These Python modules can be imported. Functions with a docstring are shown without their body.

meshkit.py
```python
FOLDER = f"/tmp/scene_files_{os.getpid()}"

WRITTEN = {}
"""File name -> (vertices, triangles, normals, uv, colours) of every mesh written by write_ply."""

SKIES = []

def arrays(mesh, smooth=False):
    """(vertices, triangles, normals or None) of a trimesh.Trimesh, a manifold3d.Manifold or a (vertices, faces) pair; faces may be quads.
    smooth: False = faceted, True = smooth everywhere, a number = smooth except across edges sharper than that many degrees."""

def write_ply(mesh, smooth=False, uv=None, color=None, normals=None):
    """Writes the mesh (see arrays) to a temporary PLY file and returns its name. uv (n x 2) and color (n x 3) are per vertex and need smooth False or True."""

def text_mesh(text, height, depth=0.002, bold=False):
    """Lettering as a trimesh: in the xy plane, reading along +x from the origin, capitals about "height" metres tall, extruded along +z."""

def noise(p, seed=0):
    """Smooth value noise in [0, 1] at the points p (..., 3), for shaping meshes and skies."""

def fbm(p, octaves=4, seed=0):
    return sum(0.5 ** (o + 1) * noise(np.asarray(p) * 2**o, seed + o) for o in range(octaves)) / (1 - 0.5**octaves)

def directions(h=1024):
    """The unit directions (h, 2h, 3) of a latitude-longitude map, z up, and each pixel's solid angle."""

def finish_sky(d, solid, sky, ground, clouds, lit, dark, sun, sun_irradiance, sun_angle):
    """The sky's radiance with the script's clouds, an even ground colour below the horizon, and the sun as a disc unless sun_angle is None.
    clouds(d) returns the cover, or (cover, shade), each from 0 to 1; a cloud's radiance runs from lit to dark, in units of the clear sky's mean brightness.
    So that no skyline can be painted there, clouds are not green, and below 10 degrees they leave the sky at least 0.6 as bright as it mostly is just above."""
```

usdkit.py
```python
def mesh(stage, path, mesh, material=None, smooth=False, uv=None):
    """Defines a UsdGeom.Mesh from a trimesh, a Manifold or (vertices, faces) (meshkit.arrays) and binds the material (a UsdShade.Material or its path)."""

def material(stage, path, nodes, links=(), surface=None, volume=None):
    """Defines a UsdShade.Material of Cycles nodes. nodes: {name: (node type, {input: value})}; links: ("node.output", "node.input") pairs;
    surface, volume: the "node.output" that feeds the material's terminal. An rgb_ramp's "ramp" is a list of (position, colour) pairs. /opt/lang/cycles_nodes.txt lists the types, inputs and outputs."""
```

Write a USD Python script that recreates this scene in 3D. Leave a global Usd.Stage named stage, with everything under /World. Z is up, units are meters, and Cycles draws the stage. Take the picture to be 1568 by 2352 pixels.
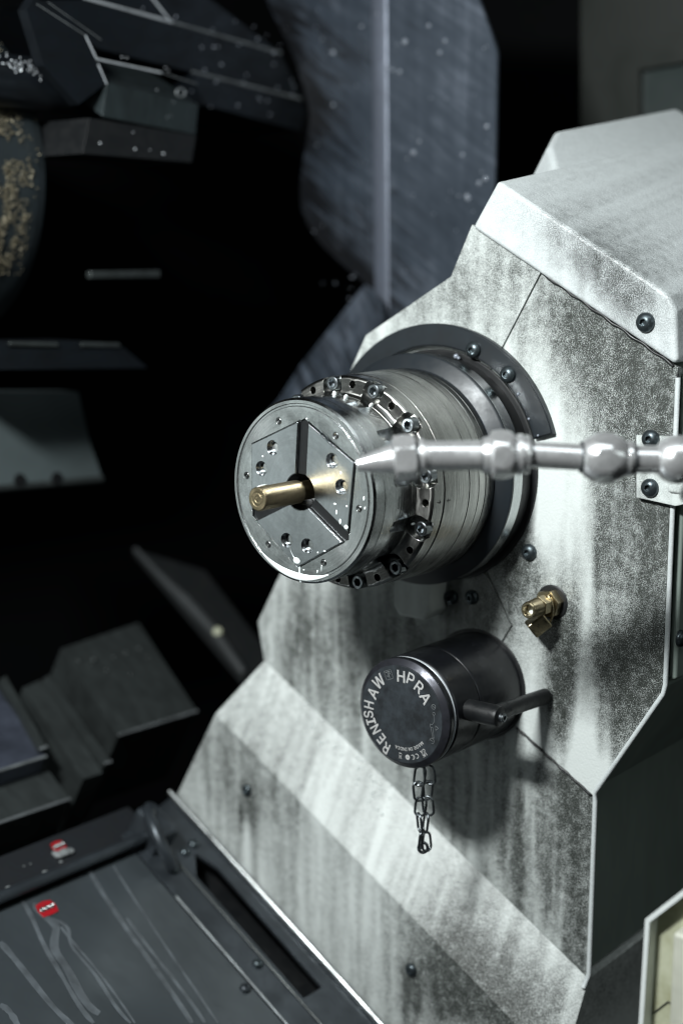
import math, random
import numpy as np, trimesh, usdkit, meshkit
import manifold3d as m3
from manifold3d import Manifold, CrossSection
from shapely.geometry import Polygon
from pxr import Usd, UsdGeom, UsdLux, UsdShade, Sdf, Gf, Vt

stage = Usd.Stage.CreateInMemory()
UsdGeom.SetStageUpAxis(stage, UsdGeom.Tokens.z)
UsdGeom.SetStageMetersPerUnit(stage, 1.0)
UsdGeom.Xform.Define(stage, '/World')
rng = np.random.default_rng(7)
random.seed(7)

# ------------------------------------------------------------------ camera
# world: the spindle axis is the X axis (+X out of the headstock), origin = chuck face centre, z up
FPX, PSI, PITCH = 3295.4, 0.6871, 0.1767
CAM = np.array([0.798, 0.6937, 0.1732])
_h = np.array([-math.cos(PSI), -math.sin(PSI), 0.0])
CR = np.array([-math.sin(PSI), math.cos(PSI), 0.0])
CW = _h * math.cos(PITCH) - np.array([0, 0, 1.0]) * math.sin(PITCH)
CU = np.cross(CR, CW)
cam = UsdGeom.Camera.Define(stage, '/World/camera')
M = Gf.Matrix4d(*CR, 0, *CU, 0, *(-CW), 0, *CAM, 1)
cam.AddTransformOp().Set(M)
cam.CreateHorizontalApertureAttr(24.0)
cam.CreateVerticalApertureAttr(36.0)
cam.CreateFocalLengthAttr(24.0 * FPX / 1568.0)
cam.CreateFStopAttr(2.5)
cam.CreateFocusDistanceAttr(1.085)
cam.CreateClippingRangeAttr(Gf.Vec2f(0.01, 50))
cam.CreateExposureAttr(0.0)

# ------------------------------------------------------------------ light: work lamps plus added fill lamps
def rect_light(name, pos, target, w, h, intensity, color):
    l = UsdLux.RectLight.Define(stage, '/World/' + name)
    z = np.array(pos, float) - np.array(target, float); z /= np.linalg.norm(z)
    x = np.cross([0, 0, 1.0], z); x /= np.linalg.norm(x); y = np.cross(z, x)
    l.AddTransformOp().Set(Gf.Matrix4d(*x, 0, *y, 0, *z, 0, *map(float, pos), 1))
    l.CreateWidthAttr(w); l.CreateHeightAttr(h)
    l.CreateNormalizeAttr(True); l.CreateIntensityAttr(intensity)
    l.CreateColorAttr(Gf.Vec3f(*color))
KEY = 7.2
rect_light('work_lamp', (0.78, 0.12, 0.62), (-0.17, 0.02, -0.1), 0.20, 0.09, KEY, (0.96, 1.0, 0.995))
rect_light('ceiling_lamp', (0.42, 0.52, 1.0), (0.05, 0.2, 0.0), 1.1, 0.40, KEY * 0.16, (0.90, 0.98, 1.0))
rect_light('added_sheet_lamp', (1.12, -.42, 0.02), (1.08, -.90, -.30), 0.25, 0.10, KEY * 0.24, (0.93, 1.0, 1.0))  # unseen lamp added to light the pale sheet the chuck reflects
rect_light('added_side_fill', (-.05, 1.8, .55), (-.2, .2, -.1), 1.2, 0.5, KEY * 0.10, (0.90, 1.0, 0.98))  # unseen fill lamp added to lift the operator-side faces

# ------------------------------------------------------------------ helpers
def at(px, py, n, c):
    d = CR * (px - 784) / FPX - CU * (py - 1176) / FPX + CW
    n = np.array(n, float)
    return CAM + d * ((c - n @ CAM) / (n @ d))
def at_depth(px, py, z):
    return CAM + z * (CR * (px - 784) / FPX - CU * (py - 1176) / FPX + CW)
D = 0.1758                                   # headstock front plane: x = -D
S30, C30 = 0.5, math.sqrt(3) / 2
U = np.array([0, C30, -S30]); V = np.array([0, S30, C30]); X = np.array([1.0, 0, 0])   # slant-bed frame
def yz(u, v): return (C30 * u + S30 * v, -S30 * u + C30 * v)
def onF(px, py, x=-D): p = at(px, py, X, x); return (p[1], p[2])

counts = {}
def numbered(path):
    n = counts.get(path, 0); counts[path] = n + 1
    return path if n == 0 else '%s_%03d' % (path, n)
LOC = {}
def setd(p, **k):
    for a, b in k.items():
        if b: p.SetCustomDataByKey(a, b)
def thing(name, label, cat, loc=(0, 0, 0), group=None, kind=None):
    path = numbered('/World/' + name)
    x = UsdGeom.Xform.Define(stage, path); x.AddTranslateOp().Set(Gf.Vec3d(*map(float, loc)))
    LOC[path] = np.array(loc, float)
    setd(x.GetPrim(), label=label, category=cat, group=group, kind=kind)
    return path
def base_loc(path):
    while path and path not in LOC: path = path.rsplit('/', 1)[0]
    return LOC.get(path, np.zeros(3))
def obj(name, mesh, mat, parent='/World', smooth=False, label=None, cat=None, group=None, kind=None, dirt_shade=None):
    path = numbered(parent + '/' + name)
    v, f = arr(mesh)
    w = v.copy()
    off = base_loc(parent) if parent != '/World' else np.zeros(3)
    # a part under a part: parents that are meshes carry no transform of their own
    g = usdkit.mesh(stage, path, trimesh.Trimesh(v - off, f, process=False), mat, smooth=smooth)
    if dirt_shade is not None:
        d = np.clip(dirt_shade(w), 0, 1)
        UsdGeom.PrimvarsAPI(g).CreatePrimvar('dirt_shade', Sdf.ValueTypeNames.Color3fArray, 'vertex').Set(
            Vt.Vec3fArray.FromNumpy(np.repeat(d[:, None], 3, 1).astype(np.float32)))
    setd(g.GetPrim(), label=label, category=cat, group=group, kind=kind)
    return path
def arr(mesh):
    if isinstance(mesh, Manifold):
        m = mesh.to_mesh(); return np.array(m.vert_properties[:, :3], float), np.array(m.tri_verts, int)
    return np.array(mesh.vertices, float), np.array(mesh.faces, int)
def tm(mesh):
    v, f = arr(mesh); return trimesh.Trimesh(v, f, process=False)
def cat_(*ms): return trimesh.util.concatenate([tm(m) for m in ms])
YZ = [[0, 0, 1, 0], [1, 0, 0, 0], [0, 1, 0, 0]]              # (a, b, h) -> (x=h, y=a, z=b)
def prism(poly, x0, x1):
    """polygon(s) in (y, z), extruded along x"""
    cs = poly if isinstance(poly, CrossSection) else CrossSection([np.array(poly, float)], m3.FillRule.NonZero)
    m = cs.extrude(x1 - x0).transform(np.array(YZ, float))
    return m.translate((x0, 0, 0))
def CS(poly): return CrossSection([np.array(poly, float)], m3.FillRule.NonZero)
def circ(y, z, r, n=96):
    t = np.linspace(0, 2 * np.pi, n, endpoint=False); return CS(np.stack([y + r * np.cos(t), z + r * np.sin(t)], 1))
def lathe(profile, n=192, y=0, z=0):
    """profile of (x, r), revolved about the line (y, z) parallel to x"""
    cs = CS([(r, x) for x, r in profile])
    if cs.area() < 0: cs = CS([(r, x) for x, r in profile[::-1]])
    cs = CrossSection([np.array([(r, x) for x, r in profile], float)], m3.FillRule.EvenOdd)
    return cs.revolve(n).transform(np.array(YZ, float)).translate((0, y, z))
def ball(p, r, n=16): return Manifold.sphere(r, n).translate(tuple(map(float, p)))
def hull(*ms): return Manifold.batch_hull(list(ms))
def orient(axis):
    z = np.array(axis, float); z /= np.linalg.norm(z)
    a = np.array([0, 0, 1.0]) if abs(z[2]) < 0.9 else np.array([1.0, 0, 0])
    x = np.cross(a, z); x /= np.linalg.norm(x); y = np.cross(z, x)
    return np.stack([x, y, z], 1)
def place(m, p, axis, roll=0):
    R = orient(axis)
    c, s = math.cos(roll), math.sin(roll)
    R = R @ np.array([[c, -s, 0], [s, c, 0], [0, 0, 1]])
    return m.transform(np.hstack([R, np.array(p, float)[:, None]]))
def cylz(r0, r1, h, n=48): return Manifold.cylinder(h, r0, r1, n)
def lathez(profile, n=64):
    """profile (r, z), revolved about z"""
    return CrossSection([np.array(profile, float)], m3.FillRule.EvenOdd).revolve(n)
def hexz(af, h): return Manifold.cylinder(h, af / math.sqrt(3), af / math.sqrt(3), 6)
def slab(pts, vec):
    """plane polygon of 3-D points, extruded by vec"""
    pts = np.array(pts, float); n = np.cross(pts[1] - pts[0], pts[2] - pts[0]); n /= np.linalg.norm(n)
    R = orient(n); q = (pts - pts[0]) @ R
    m = CrossSection([q[:, :2]], m3.FillRule.NonZero).extrude(1.0)
    vec = np.array(vec, float)
    A = np.stack([R[:, 0], R[:, 1], vec], 1)
    t = m.transform(np.hstack([A, pts[0][:, None]]))
    if t.volume() < 0 or np.linalg.det(A) < 0:
        v, f = arr(t); return trimesh.Trimesh(v, f, process=False) if t.volume() > 0 else trimesh.Trimesh(v, f[:, ::-1], process=False)
    return t
def rounded_box(c, half, r, A=np.eye(3), n=12):
    hs = [np.array(c) + A @ (np.array([sx, sy, sz]) * (np.array(half) - r)) for sx in (-1, 1) for sy in (-1, 1) for sz in (-1, 1)]
    return hull(*[ball(h, r, n) for h in hs])
def tube(path, r, n=10, closed=False):
    P = np.array(path, float); N = len(P)
    if closed: T = np.roll(P, -1, 0) - np.roll(P, 1, 0)
    else: T = np.gradient(P, axis=0)
    T /= np.linalg.norm(T, axis=1)[:, None]
    rr = np.broadcast_to(np.asarray(r, float), (N,))
    a = np.array([0, 0, 1.0]) if abs(T[0][2]) < 0.9 else np.array([1.0, 0, 0])
    nrm = np.cross(T[0], a); nrm /= np.linalg.norm(nrm)
    vs = []
    t = np.linspace(0, 2 * np.pi, n, endpoint=False)
    for i in range(N):
        nrm = nrm - T[i] * (nrm @ T[i]); nrm /= np.linalg.norm(nrm); b = np.cross(T[i], nrm)
        vs.append(P[i] + rr[i] * (np.cos(t)[:, None] * nrm + np.sin(t)[:, None] * b))
    vs = np.concatenate(vs); fs = []
    for i in range(N if closed else N - 1):
        j = (i + 1) % N
        for k in range(n):
            l = (k + 1) % n
            fs += [[i * n + k, i * n + l, j * n + l], [i * n + k, j * n + l, j * n + k]]
    if not closed:
        vs = np.vstack([vs, P[0], P[-1]])
        for k in range(n):
            l = (k + 1) % n
            fs += [[N * n, l, k], [N * n + 1, (N - 1) * n + k, (N - 1) * n + l]]
    return trimesh.Trimesh(vs, np.array(fs), process=False)

# ------------------------------------------------------------------ materials
def mat(name, nodes, links, surface='p.BSDF'):
    return usdkit.material(stage, '/World/Looks/' + name, nodes, links, surface=surface)
UsdGeom.Scope.Define(stage, '/World/Looks')

def paint(name, light, dark, bump=0.25, bevel=0.0014, rough=0.42, grain=1250.0):
    """textured paint; the primvar dirt says where grime sits in its grain"""
    return mat(name, {
        'g': ('geometry', {}), 'a': ('attribute', {'attribute': 'dirt_shade'}),
        'n1': ('noise_texture', {'scale': grain, 'detail': 3.0, 'roughness': 0.6}),
        'n2': ('noise_texture', {'scale': 120.0, 'detail': 3.0, 'roughness': 0.6}),
        'n3': ('noise_texture', {'scale': 480.0, 'detail': 2.0, 'roughness': 0.5}),
        'sep': ('separate_xyz', {}),
        's1': ('math', {'math_type': 'multiply_add', 'value2': 1.45, 'value3': -.725}),
        's2': ('math', {'math_type': 'multiply_add', 'value2': 0.45, 'value3': -0.225}),
        'env': ('map_range', {'from_min': 0.0, 'from_max': 0.35, 'to_min': 0.10, 'to_max': 1.0}),
        'm1': ('math', {'math_type': 'multiply'}), 'm2': ('math', {'math_type': 'add'}),
        'm3': ('math', {'math_type': 'add'}),
        'fac': ('map_range', {'from_min': 0.02, 'from_max': 1.0, 'to_min': 0.0, 'to_max': 1.0}),
        'ramp': ('rgb_ramp', {'ramp': [(0.0, light), (0.3, tuple(np.array(light) * 0.62 + np.array(dark) * 0.38)), (0.65, tuple(np.array(light) * 0.22 + np.array(dark) * 0.78)), (1.0, dark)]}),
        'bv': ('bevel', {'radius': bevel, 'samples': 6}),
        'bp': ('bump', {'strength': bump, 'distance': 0.0012}),
        'p': ('principled_bsdf', {'roughness': rough, 'specular_ior_level': 0.4}),
    }, [('g.position', 'n1.vector'), ('g.position', 'n2.vector'), ('g.position', 'n3.vector'),
        ('a.fac', 'env.value'), ('n1.fac', 's1.value1'), ('n2.fac', 's2.value1'),
        ('s1.value', 'm2.value1'), ('s2.value', 'm2.value2'), ('m2.value', 'm1.value1'), ('env.result', 'm1.value2'),
        ('m1.value', 'm3.value1'), ('a.fac', 'm3.value2'), ('m3.value', 'fac.value'), ('fac.result', 'ramp.fac'),
        ('ramp.color', 'p.base_color'), ('bv.bevel', 'bp.normal'), ('n3.fac', 'bp.height'), ('bp.normal', 'p.normal')])

def simple(name, col, metallic=0.0, rough=0.4, var=0.25, scale=90.0, bump=0.0, bumpscale=400.0, bevel=0.0006, stretch=(1, 1, 1), col2=None, rvar=0.12, spec=0.5, coat=0.0):
    c2 = col2 if col2 is not None else tuple(np.array(col) * (1 - var))
    nodes = {'g': ('geometry', {}), 'mp': ('mapping', {'scale': stretch}),
             'n': ('noise_texture', {'scale': scale, 'detail': 4.0, 'roughness': 0.6}),
             'r': ('rgb_ramp', {'ramp': [(0.3, c2), (0.7, col)]}),
             'rr': ('map_range', {'from_min': 0.3, 'from_max': 0.7, 'to_min': rough + rvar, 'to_max': max(0.03, rough - rvar)}),
             'nb': ('noise_texture', {'scale': bumpscale, 'detail': 2.0}),
             'bv': ('bevel', {'radius': bevel, 'samples': 4}), 'bp': ('bump', {'strength': bump, 'distance': 0.001}),
             'p': ('principled_bsdf', {'metallic': metallic, 'specular_ior_level': spec, 'coat_weight': coat, 'coat_roughness': 0.15})}
    links = [('g.position', 'mp.vector'), ('mp.vector', 'n.vector'), ('n.fac', 'r.fac'), ('n.fac', 'rr.value'), ('r.color', 'p.base_color'), ('rr.result', 'p.roughness')]
    if bump > 0:
        links += [('g.position', 'nb.vector'), ('nb.fac', 'bp.height'), ('bv.bevel', 'bp.normal'), ('bp.normal', 'p.normal')]
    else:
        nodes.pop('nb'); nodes.pop('bp'); links += [('bv.bevel', 'p.normal')]
    return mat(name, nodes, links)

def turned(name, col, rough=0.24, aniso=0.75, groove=0.15, ring=900.0, var=0.35, y=0.0, z=0.0, rv=1.0):
    """metal turned about an axis parallel to x through (y, z)"""
    return mat(name, {
        'g': ('geometry', {}), 'sub': ('vector_math', {'math_type': 'subtract', 'vector2': (0, y, z)}),
        'mul': ('vector_math', {'math_type': 'multiply', 'vector2': (0, 1, 1)}),
        'len': ('vector_math', {'math_type': 'length'}), 'sep': ('separate_xyz', {}),
        'ang': ('math', {'math_type': 'arctan2'}),
        'comb': ('combine_xyz', {}), 'sc': ('vector_math', {'math_type': 'multiply', 'vector2': (ring, ring, 2.2)}),
        'n': ('noise_texture', {'scale': 1.0, 'detail': 4.0, 'roughness': 0.7}),
        'sc2': ('vector_math', {'math_type': 'multiply', 'vector2': (70.0, 70.0, 3.0)}),
        'n2': ('noise_texture', {'scale': 1.0, 'detail': 4.0, 'roughness': 0.65}),
        'av': ('mix', {'mix_type': 'mix', 'fac': 0.45}),
        'r': ('rgb_ramp', {'ramp': [(0.3, tuple(np.array(col) * (1 - var))), (0.68, col)]}),
        'rr': ('map_range', {'from_min': 0.3, 'from_max': 0.7, 'to_min': rough + 0.1 * rv, 'to_max': max(0.05, rough - 0.06 * rv)}),
        't': ('vector_math', {'math_type': 'cross_product', 'vector2': (1, 0, 0)}),
        'tn': ('vector_math', {'math_type': 'normalize'}),
        'bv': ('bevel', {'radius': 0.0005, 'samples': 4}), 'bp': ('bump', {'strength': groove, 'distance': 0.0003}),
        'p': ('principled_bsdf', {'metallic': 1.0, 'anisotropic': aniso}),
    }, [('g.position', 'sub.vector1'), ('sub.vector', 'mul.vector1'), ('mul.vector', 'len.vector1'), ('sub.vector', 'sep.vector'),
        ('sep.z', 'ang.value1'), ('sep.y', 'ang.value2'), ('sep.x', 'comb.x'), ('len.value', 'comb.y'), ('ang.value', 'comb.z'),
        ('comb.vector', 'sc.vector1'), ('sc.vector', 'n.vector'), ('comb.vector', 'sc2.vector1'), ('sc2.vector', 'n2.vector'),
        ('n.color', 'av.color1'), ('n2.color', 'av.color2'),
        ('av.color', 'r.fac'), ('n2.fac', 'rr.value'), ('r.color', 'p.base_color'), ('rr.result', 'p.roughness'),
        ('mul.vector', 't.vector1'), ('t.vector', 'tn.vector1'), ('tn.vector', 'p.tangent'),
        ('n.fac', 'bp.height'), ('bv.bevel', 'bp.normal'), ('bp.normal', 'p.normal')])

M_PAINT = paint('textured_white_paint', (0.62, 0.66, 0.645), (0.030, 0.034, 0.030))
M_HOOD = paint('hood_paint', (0.60, 0.64, 0.645), (0.035, 0.038, 0.036), bevel=0.002)
M_SIDE_SHADED = simple('shaded_side_paint', (0.24, 0.29, 0.26), rough=0.5, var=0.25, scale=18, stretch=(1, 1, 0.3), bump=0.15, bumpscale=480)  # same casing paint made darker, shade put into the colour
M_STEEL = turned('turned_steel', (0.58, 0.60, 0.60), rough=0.20, aniso=0.85, var=.45)
M_STEELB = turned('turned_steel_body', (0.42, 0.42, 0.40), rough=0.24, aniso=0.8, ring=420.0, groove=0.4, var=.55)
M_JAW = turned('ground_jaw_steel', (0.46, 0.485, 0.50), rough=0.22, aniso=0.7, ring=500.0, groove=0.06, var=0.3, rv=.3)
M_MILL = simple('milled_steel', (0.42, 0.44, 0.44), metallic=1, rough=0.32, var=0.4, scale=60)
M_DKSTEEL = simple('blackened_steel', (0.10, 0.115, 0.125), metallic=0.85, rough=0.36, var=0.5, scale=160)
M_SCREW = simple('black_oxide_screw', (0.085, 0.105, 0.115), metallic=0.8, rough=0.34, var=0.4, scale=300)
M_BOLT = simple('steel_bolt', (0.26, 0.285, 0.30), metallic=1.0, rough=0.34, var=0.45, scale=260)
M_DARK = simple('dark_hole', (0.006, 0.007, 0.008), rough=0.5, var=0.3)
M_RUBBER = simple('black_rubber', (0.010, 0.011, 0.012), rough=0.45, var=0.4, scale=120)
M_BLUE = simple('dark_blue_cover', (0.019, 0.024, 0.029), metallic=0.15, rough=0.40, var=0.45, scale=45, bump=0.05)
M_ANOD = simple('black_anodised', (0.008, 0.009, 0.011), rough=0.30, var=0.5, scale=130, spec=0.40, rvar=.08, bevel=.0009)
M_BEVEL = simple('glint_anodised_bevel', (0.060, 0.062, 0.075), metallic=.6, rough=0.36, var=0.6, scale=180)  # bevel glint painted in as a paler anodised tint
M_CAPF = simple('scuffed_black_cap', (0.042, 0.050, 0.058), metallic=0.15, rough=0.45, var=0.75, scale=95, bump=0.12, bumpscale=600)
M_LETTER = simple('silver_lettering', (0.48, 0.48, 0.475), rough=0.5, var=0.25, scale=500)
M_LETTERD = simple('dim_lettering', (0.20, 0.215, 0.22), rough=0.5, var=0.3, scale=500)
M_INK = simple('engraving_ink', (0.035, 0.037, 0.037), rough=0.6)
M_BRASS = turned('turned_brass', (0.46, 0.375, 0.235), rough=0.36, aniso=0.5, ring=900, groove=0.35, var=0.35, y=0.0006, z=0.0006)
M_BRASS2 = simple('yellow_zinc_brass', (0.47, 0.40, 0.26), metallic=1, rough=0.32, var=0.4, scale=120)
M_CHROME = simple('nozzle_chrome', (0.88, 0.89, 0.90), metallic=.80, rough=0.27, var=0.12, scale=70)
M_MILK = simple('milky_coolant', (0.86, 0.92, 0.92), rough=0.10, var=0.05, spec=0.6)
M_SHEET = mat('stainless_back_sheet', {  # sheet metal; the near-black mix paints shade at its left
    'at': ('attribute', {'attribute': 'dirt_shade'}), 'dm': ('math', {'math_type': 'multiply_add', 'value2': 2.2, 'value3': -1.1}), 'da': ('math', {'math_type': 'add'}), 'dr': ('map_range', {'from_min': .30, 'from_max': .80}), 'dx': ('mix', {'mix_type': 'mix', 'color2': (.006, .007, .009)}),
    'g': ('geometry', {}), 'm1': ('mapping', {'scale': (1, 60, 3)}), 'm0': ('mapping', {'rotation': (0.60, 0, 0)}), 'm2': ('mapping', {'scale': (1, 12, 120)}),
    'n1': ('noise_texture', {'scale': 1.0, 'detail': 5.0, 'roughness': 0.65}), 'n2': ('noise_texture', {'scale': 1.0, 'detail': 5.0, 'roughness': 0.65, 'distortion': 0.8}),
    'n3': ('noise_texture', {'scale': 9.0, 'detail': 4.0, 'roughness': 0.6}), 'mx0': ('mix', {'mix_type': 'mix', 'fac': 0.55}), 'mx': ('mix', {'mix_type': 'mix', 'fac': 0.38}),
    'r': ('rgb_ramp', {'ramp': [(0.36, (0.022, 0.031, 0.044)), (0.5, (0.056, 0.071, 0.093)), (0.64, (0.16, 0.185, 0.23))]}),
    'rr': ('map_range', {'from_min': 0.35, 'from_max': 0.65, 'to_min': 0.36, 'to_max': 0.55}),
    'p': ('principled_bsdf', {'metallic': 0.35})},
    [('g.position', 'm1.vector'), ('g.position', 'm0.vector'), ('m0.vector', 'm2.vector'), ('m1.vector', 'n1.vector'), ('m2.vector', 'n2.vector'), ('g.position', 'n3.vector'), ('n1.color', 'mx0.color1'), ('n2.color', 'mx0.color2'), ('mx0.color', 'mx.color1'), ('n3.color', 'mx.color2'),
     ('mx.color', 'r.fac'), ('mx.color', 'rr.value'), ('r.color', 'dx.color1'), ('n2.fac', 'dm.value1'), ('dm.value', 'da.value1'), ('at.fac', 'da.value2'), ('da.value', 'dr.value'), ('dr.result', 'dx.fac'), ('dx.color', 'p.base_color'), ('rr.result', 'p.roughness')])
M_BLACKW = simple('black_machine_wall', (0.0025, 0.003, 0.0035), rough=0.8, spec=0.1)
M_REFLECTOR = simple('pale_reflector_paint', (0.55, 0.58, 0.57), rough=0.5, var=0.15, scale=5)
M_TURRET = simple('turret_steel', (0.013, 0.017, 0.022), metallic=0.4, rough=0.36, var=0.6, scale=28, stretch=(1, 1, 2))
M_EDGE = simple('edge_highlight_steel', (0.60, 0.64, 0.68), metallic=0.4, rough=0.35, var=0.4, scale=50)  # pale steel for painted edge highlights, also drops and chips
M_LIP = simple('dull_edge_steel', (0.22, 0.24, 0.25), metallic=0.4, rough=0.35, var=0.6, scale=50)
M_COVER = simple('way_cover_steel', (0.050, 0.058, 0.058), metallic=0.35, rough=0.34, var=0.5, scale=40, stretch=(2.5, 1, 1))
M_FLOOR = simple('wet_bed_paint', (0.062, 0.074, 0.082), metallic=0.3, rough=0.22, var=0.35, scale=9, stretch=(2, 1, 1))
M_CHANNEL = simple('channel_steel', (0.050, 0.060, 0.070), metallic=0.5, rough=0.34, var=0.5, scale=30)
M_RED = simple('red_paint', (0.34, 0.008, 0.014), rough=0.35, var=0.25, scale=200)
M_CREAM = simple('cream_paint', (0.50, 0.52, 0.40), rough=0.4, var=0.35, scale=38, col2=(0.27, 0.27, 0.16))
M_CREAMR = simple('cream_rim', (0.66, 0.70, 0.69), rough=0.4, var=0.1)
M_GREEN = simple('grey_green_wall', (0.011, 0.0145, 0.0115), rough=0.5, var=0.3, scale=9)
M_PANE = simple('grey_green_pane', (0.026, 0.037, 0.036), rough=0.4, var=0.2, scale=9)
M_SWARF = simple('brown_swarf', (0.30, 0.265, 0.18), metallic=0.3, rough=0.4, var=0.8, scale=120, bump=0.6, bumpscale=300)
M_BEAD = simple('clear_beads', (0.62, 0.66, 0.65), rough=0.05, var=0.05, spec=.8)
M_DROP = simple('coolant_drops', (0.30, 0.33, 0.38), metallic=0.2, rough=0.08, var=0.1)

# ------------------------------------------------------------------ fasteners
def button_screw(name, p, axis, parent, r=0.0070, m=None, roll=0.3):
    h = r * 0.62
    prof = [(0, 0)] + [(r * math.cos(a), 0.0012 + h * math.sin(a)) for a in np.linspace(0, 1.12, 8)] + [(r * 0.44, 0.0012 + h * 0.9), (0, 0.0012 + h * 0.9)]
    prof.insert(1, (r, 0))
    b = lathez(prof, 40) - hexz(r * 0.62, h).translate((0, 0, 0.0012 + h * 0.32))
    return obj(name, place(b, p, axis, roll), m or M_SCREW, parent, smooth=32)
def cap_bolt(name, p, axis, parent, r=0.0051, h=0.006, m=None, roll=0.0):
    b = lathez([(0, 0), (r, 0), (r, h - 0.0006), (r - 0.0007, h), (0, h)], 36) - hexz(r * 1.02, h).translate((0, 0, h * 0.35))
    return obj(name, place(b, p, axis, roll), m or M_BOLT, parent, smooth=30)

# ------------------------------------------------------------------ grime on the headstock, laid in the plane of its front
def blob(px, py, sy, sz, amp, ang=0.0, x=-D):
    y, z = onF(px, py, x); return (y, z, sy, sz, amp, math.radians(ang))
def drip(px, py0, py1, w, amp, x=-D):
    y, z0 = onF(px, py0, x); _, z1 = onF(px, py1, x); return (y, (z0 + z1) / 2, w, abs(z0 - z1) / 2.6, amp, 0.0)
def field(blobs, base, streak=0.3, seed=0, band=False):
    def f(P):
        y, z = P[:, 1], P[:, 2]
        d = np.full(len(P), base)
        for (cy, cz, sy, sz, a, ang) in blobs:
            dy, dz = y - cy, z - cz
            p = (math.cos(ang) * dy + math.sin(ang) * dz) / sy; q = (-math.sin(ang) * dy + math.cos(ang) * dz) / sz
            d = d + (a * 1.3 if a > 0 else a) * np.exp(-(p ** 2 + q ** 2) / 2)
        s = meshkit.fbm(np.stack([y * 150, z * 10, 0 * y + seed], 1), 4, seed) - 0.5
        s2 = meshkit.fbm(np.stack([y * 28, z * 22, 0 * y + seed], 1), 3, seed + 3) - 0.5
        if band: d = d - .06 * (P[:, 0] < -.1385)
        s3 = meshkit.fbm(np.stack([y * 420, z * 18, 0 * y + seed], 1), 3, seed + 7) - 0.5
        return d + streak * s * 2.2 + streak * s3 * 1.1 + streak * s2 * .5
    return f
RIGHT = field([blob(1400, 800, .050, .050, .42, -30), blob(1300, 720, .03, .03, .22), blob(1480, 1000, .028, .06, .25),
               blob(1490, 1300, .026, .065, .42), blob(1482, 1520, .034, .017, .75), blob(1440, 1620, .03, .03, .38),
               blob(1288, 1500, .013, .038, .50), blob(1400, 1300, .02, .06, .15), blob(1300, 1040, .018, .05, -.25), blob(1260, 1150, .012, .06, -.25), blob(1350, 1600, .010, .08, -.30),
               blob(1230, 1620, .016, .05, -.2), blob(1190, 1400, .012, .05, .22), blob(1205, 830, .018, .02, -.22), blob(1275, 1640, .008, .02, .3), blob(1370, 1780, .03, .015, -.3),
               blob(1215, 1300, .009, .02, .3), drip(1236, 1290, 1420, .003, .25), drip(1286, 1440, 1700, .010, .22), drip(1345, 1250, 1780, .006, -.25), drip(1395, 1080, 1420, .005, .2), drip(1425, 1640, 1800, .005, .25), drip(1262, 1440, 1680, .005, -.2), drip(1375, 1200, 1330, .003, .25), drip(1455, 1180, 1330, .004, -.15), drip(1320, 1350, 1600, .004, .2), blob(1170, 1330, .010, .03, .4)], 0.20, 0.24, 1)
LEFT = field([blob(1190, 610, .018, .02, .22), blob(1060, 660, .02, .02, .16), blob(960, 700, .03, .015, .15), blob(900, 740, .03, .01, -.1)], 0.26, 0.20, 2)
HOOD = field([blob(1400, 620, .035, .014, .42, -30), blob(1450, 700, .02, .012, .22, -30), blob(1300, 530, .03, .012, .10, -30)], 0.12, 0.10, 4)
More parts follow.
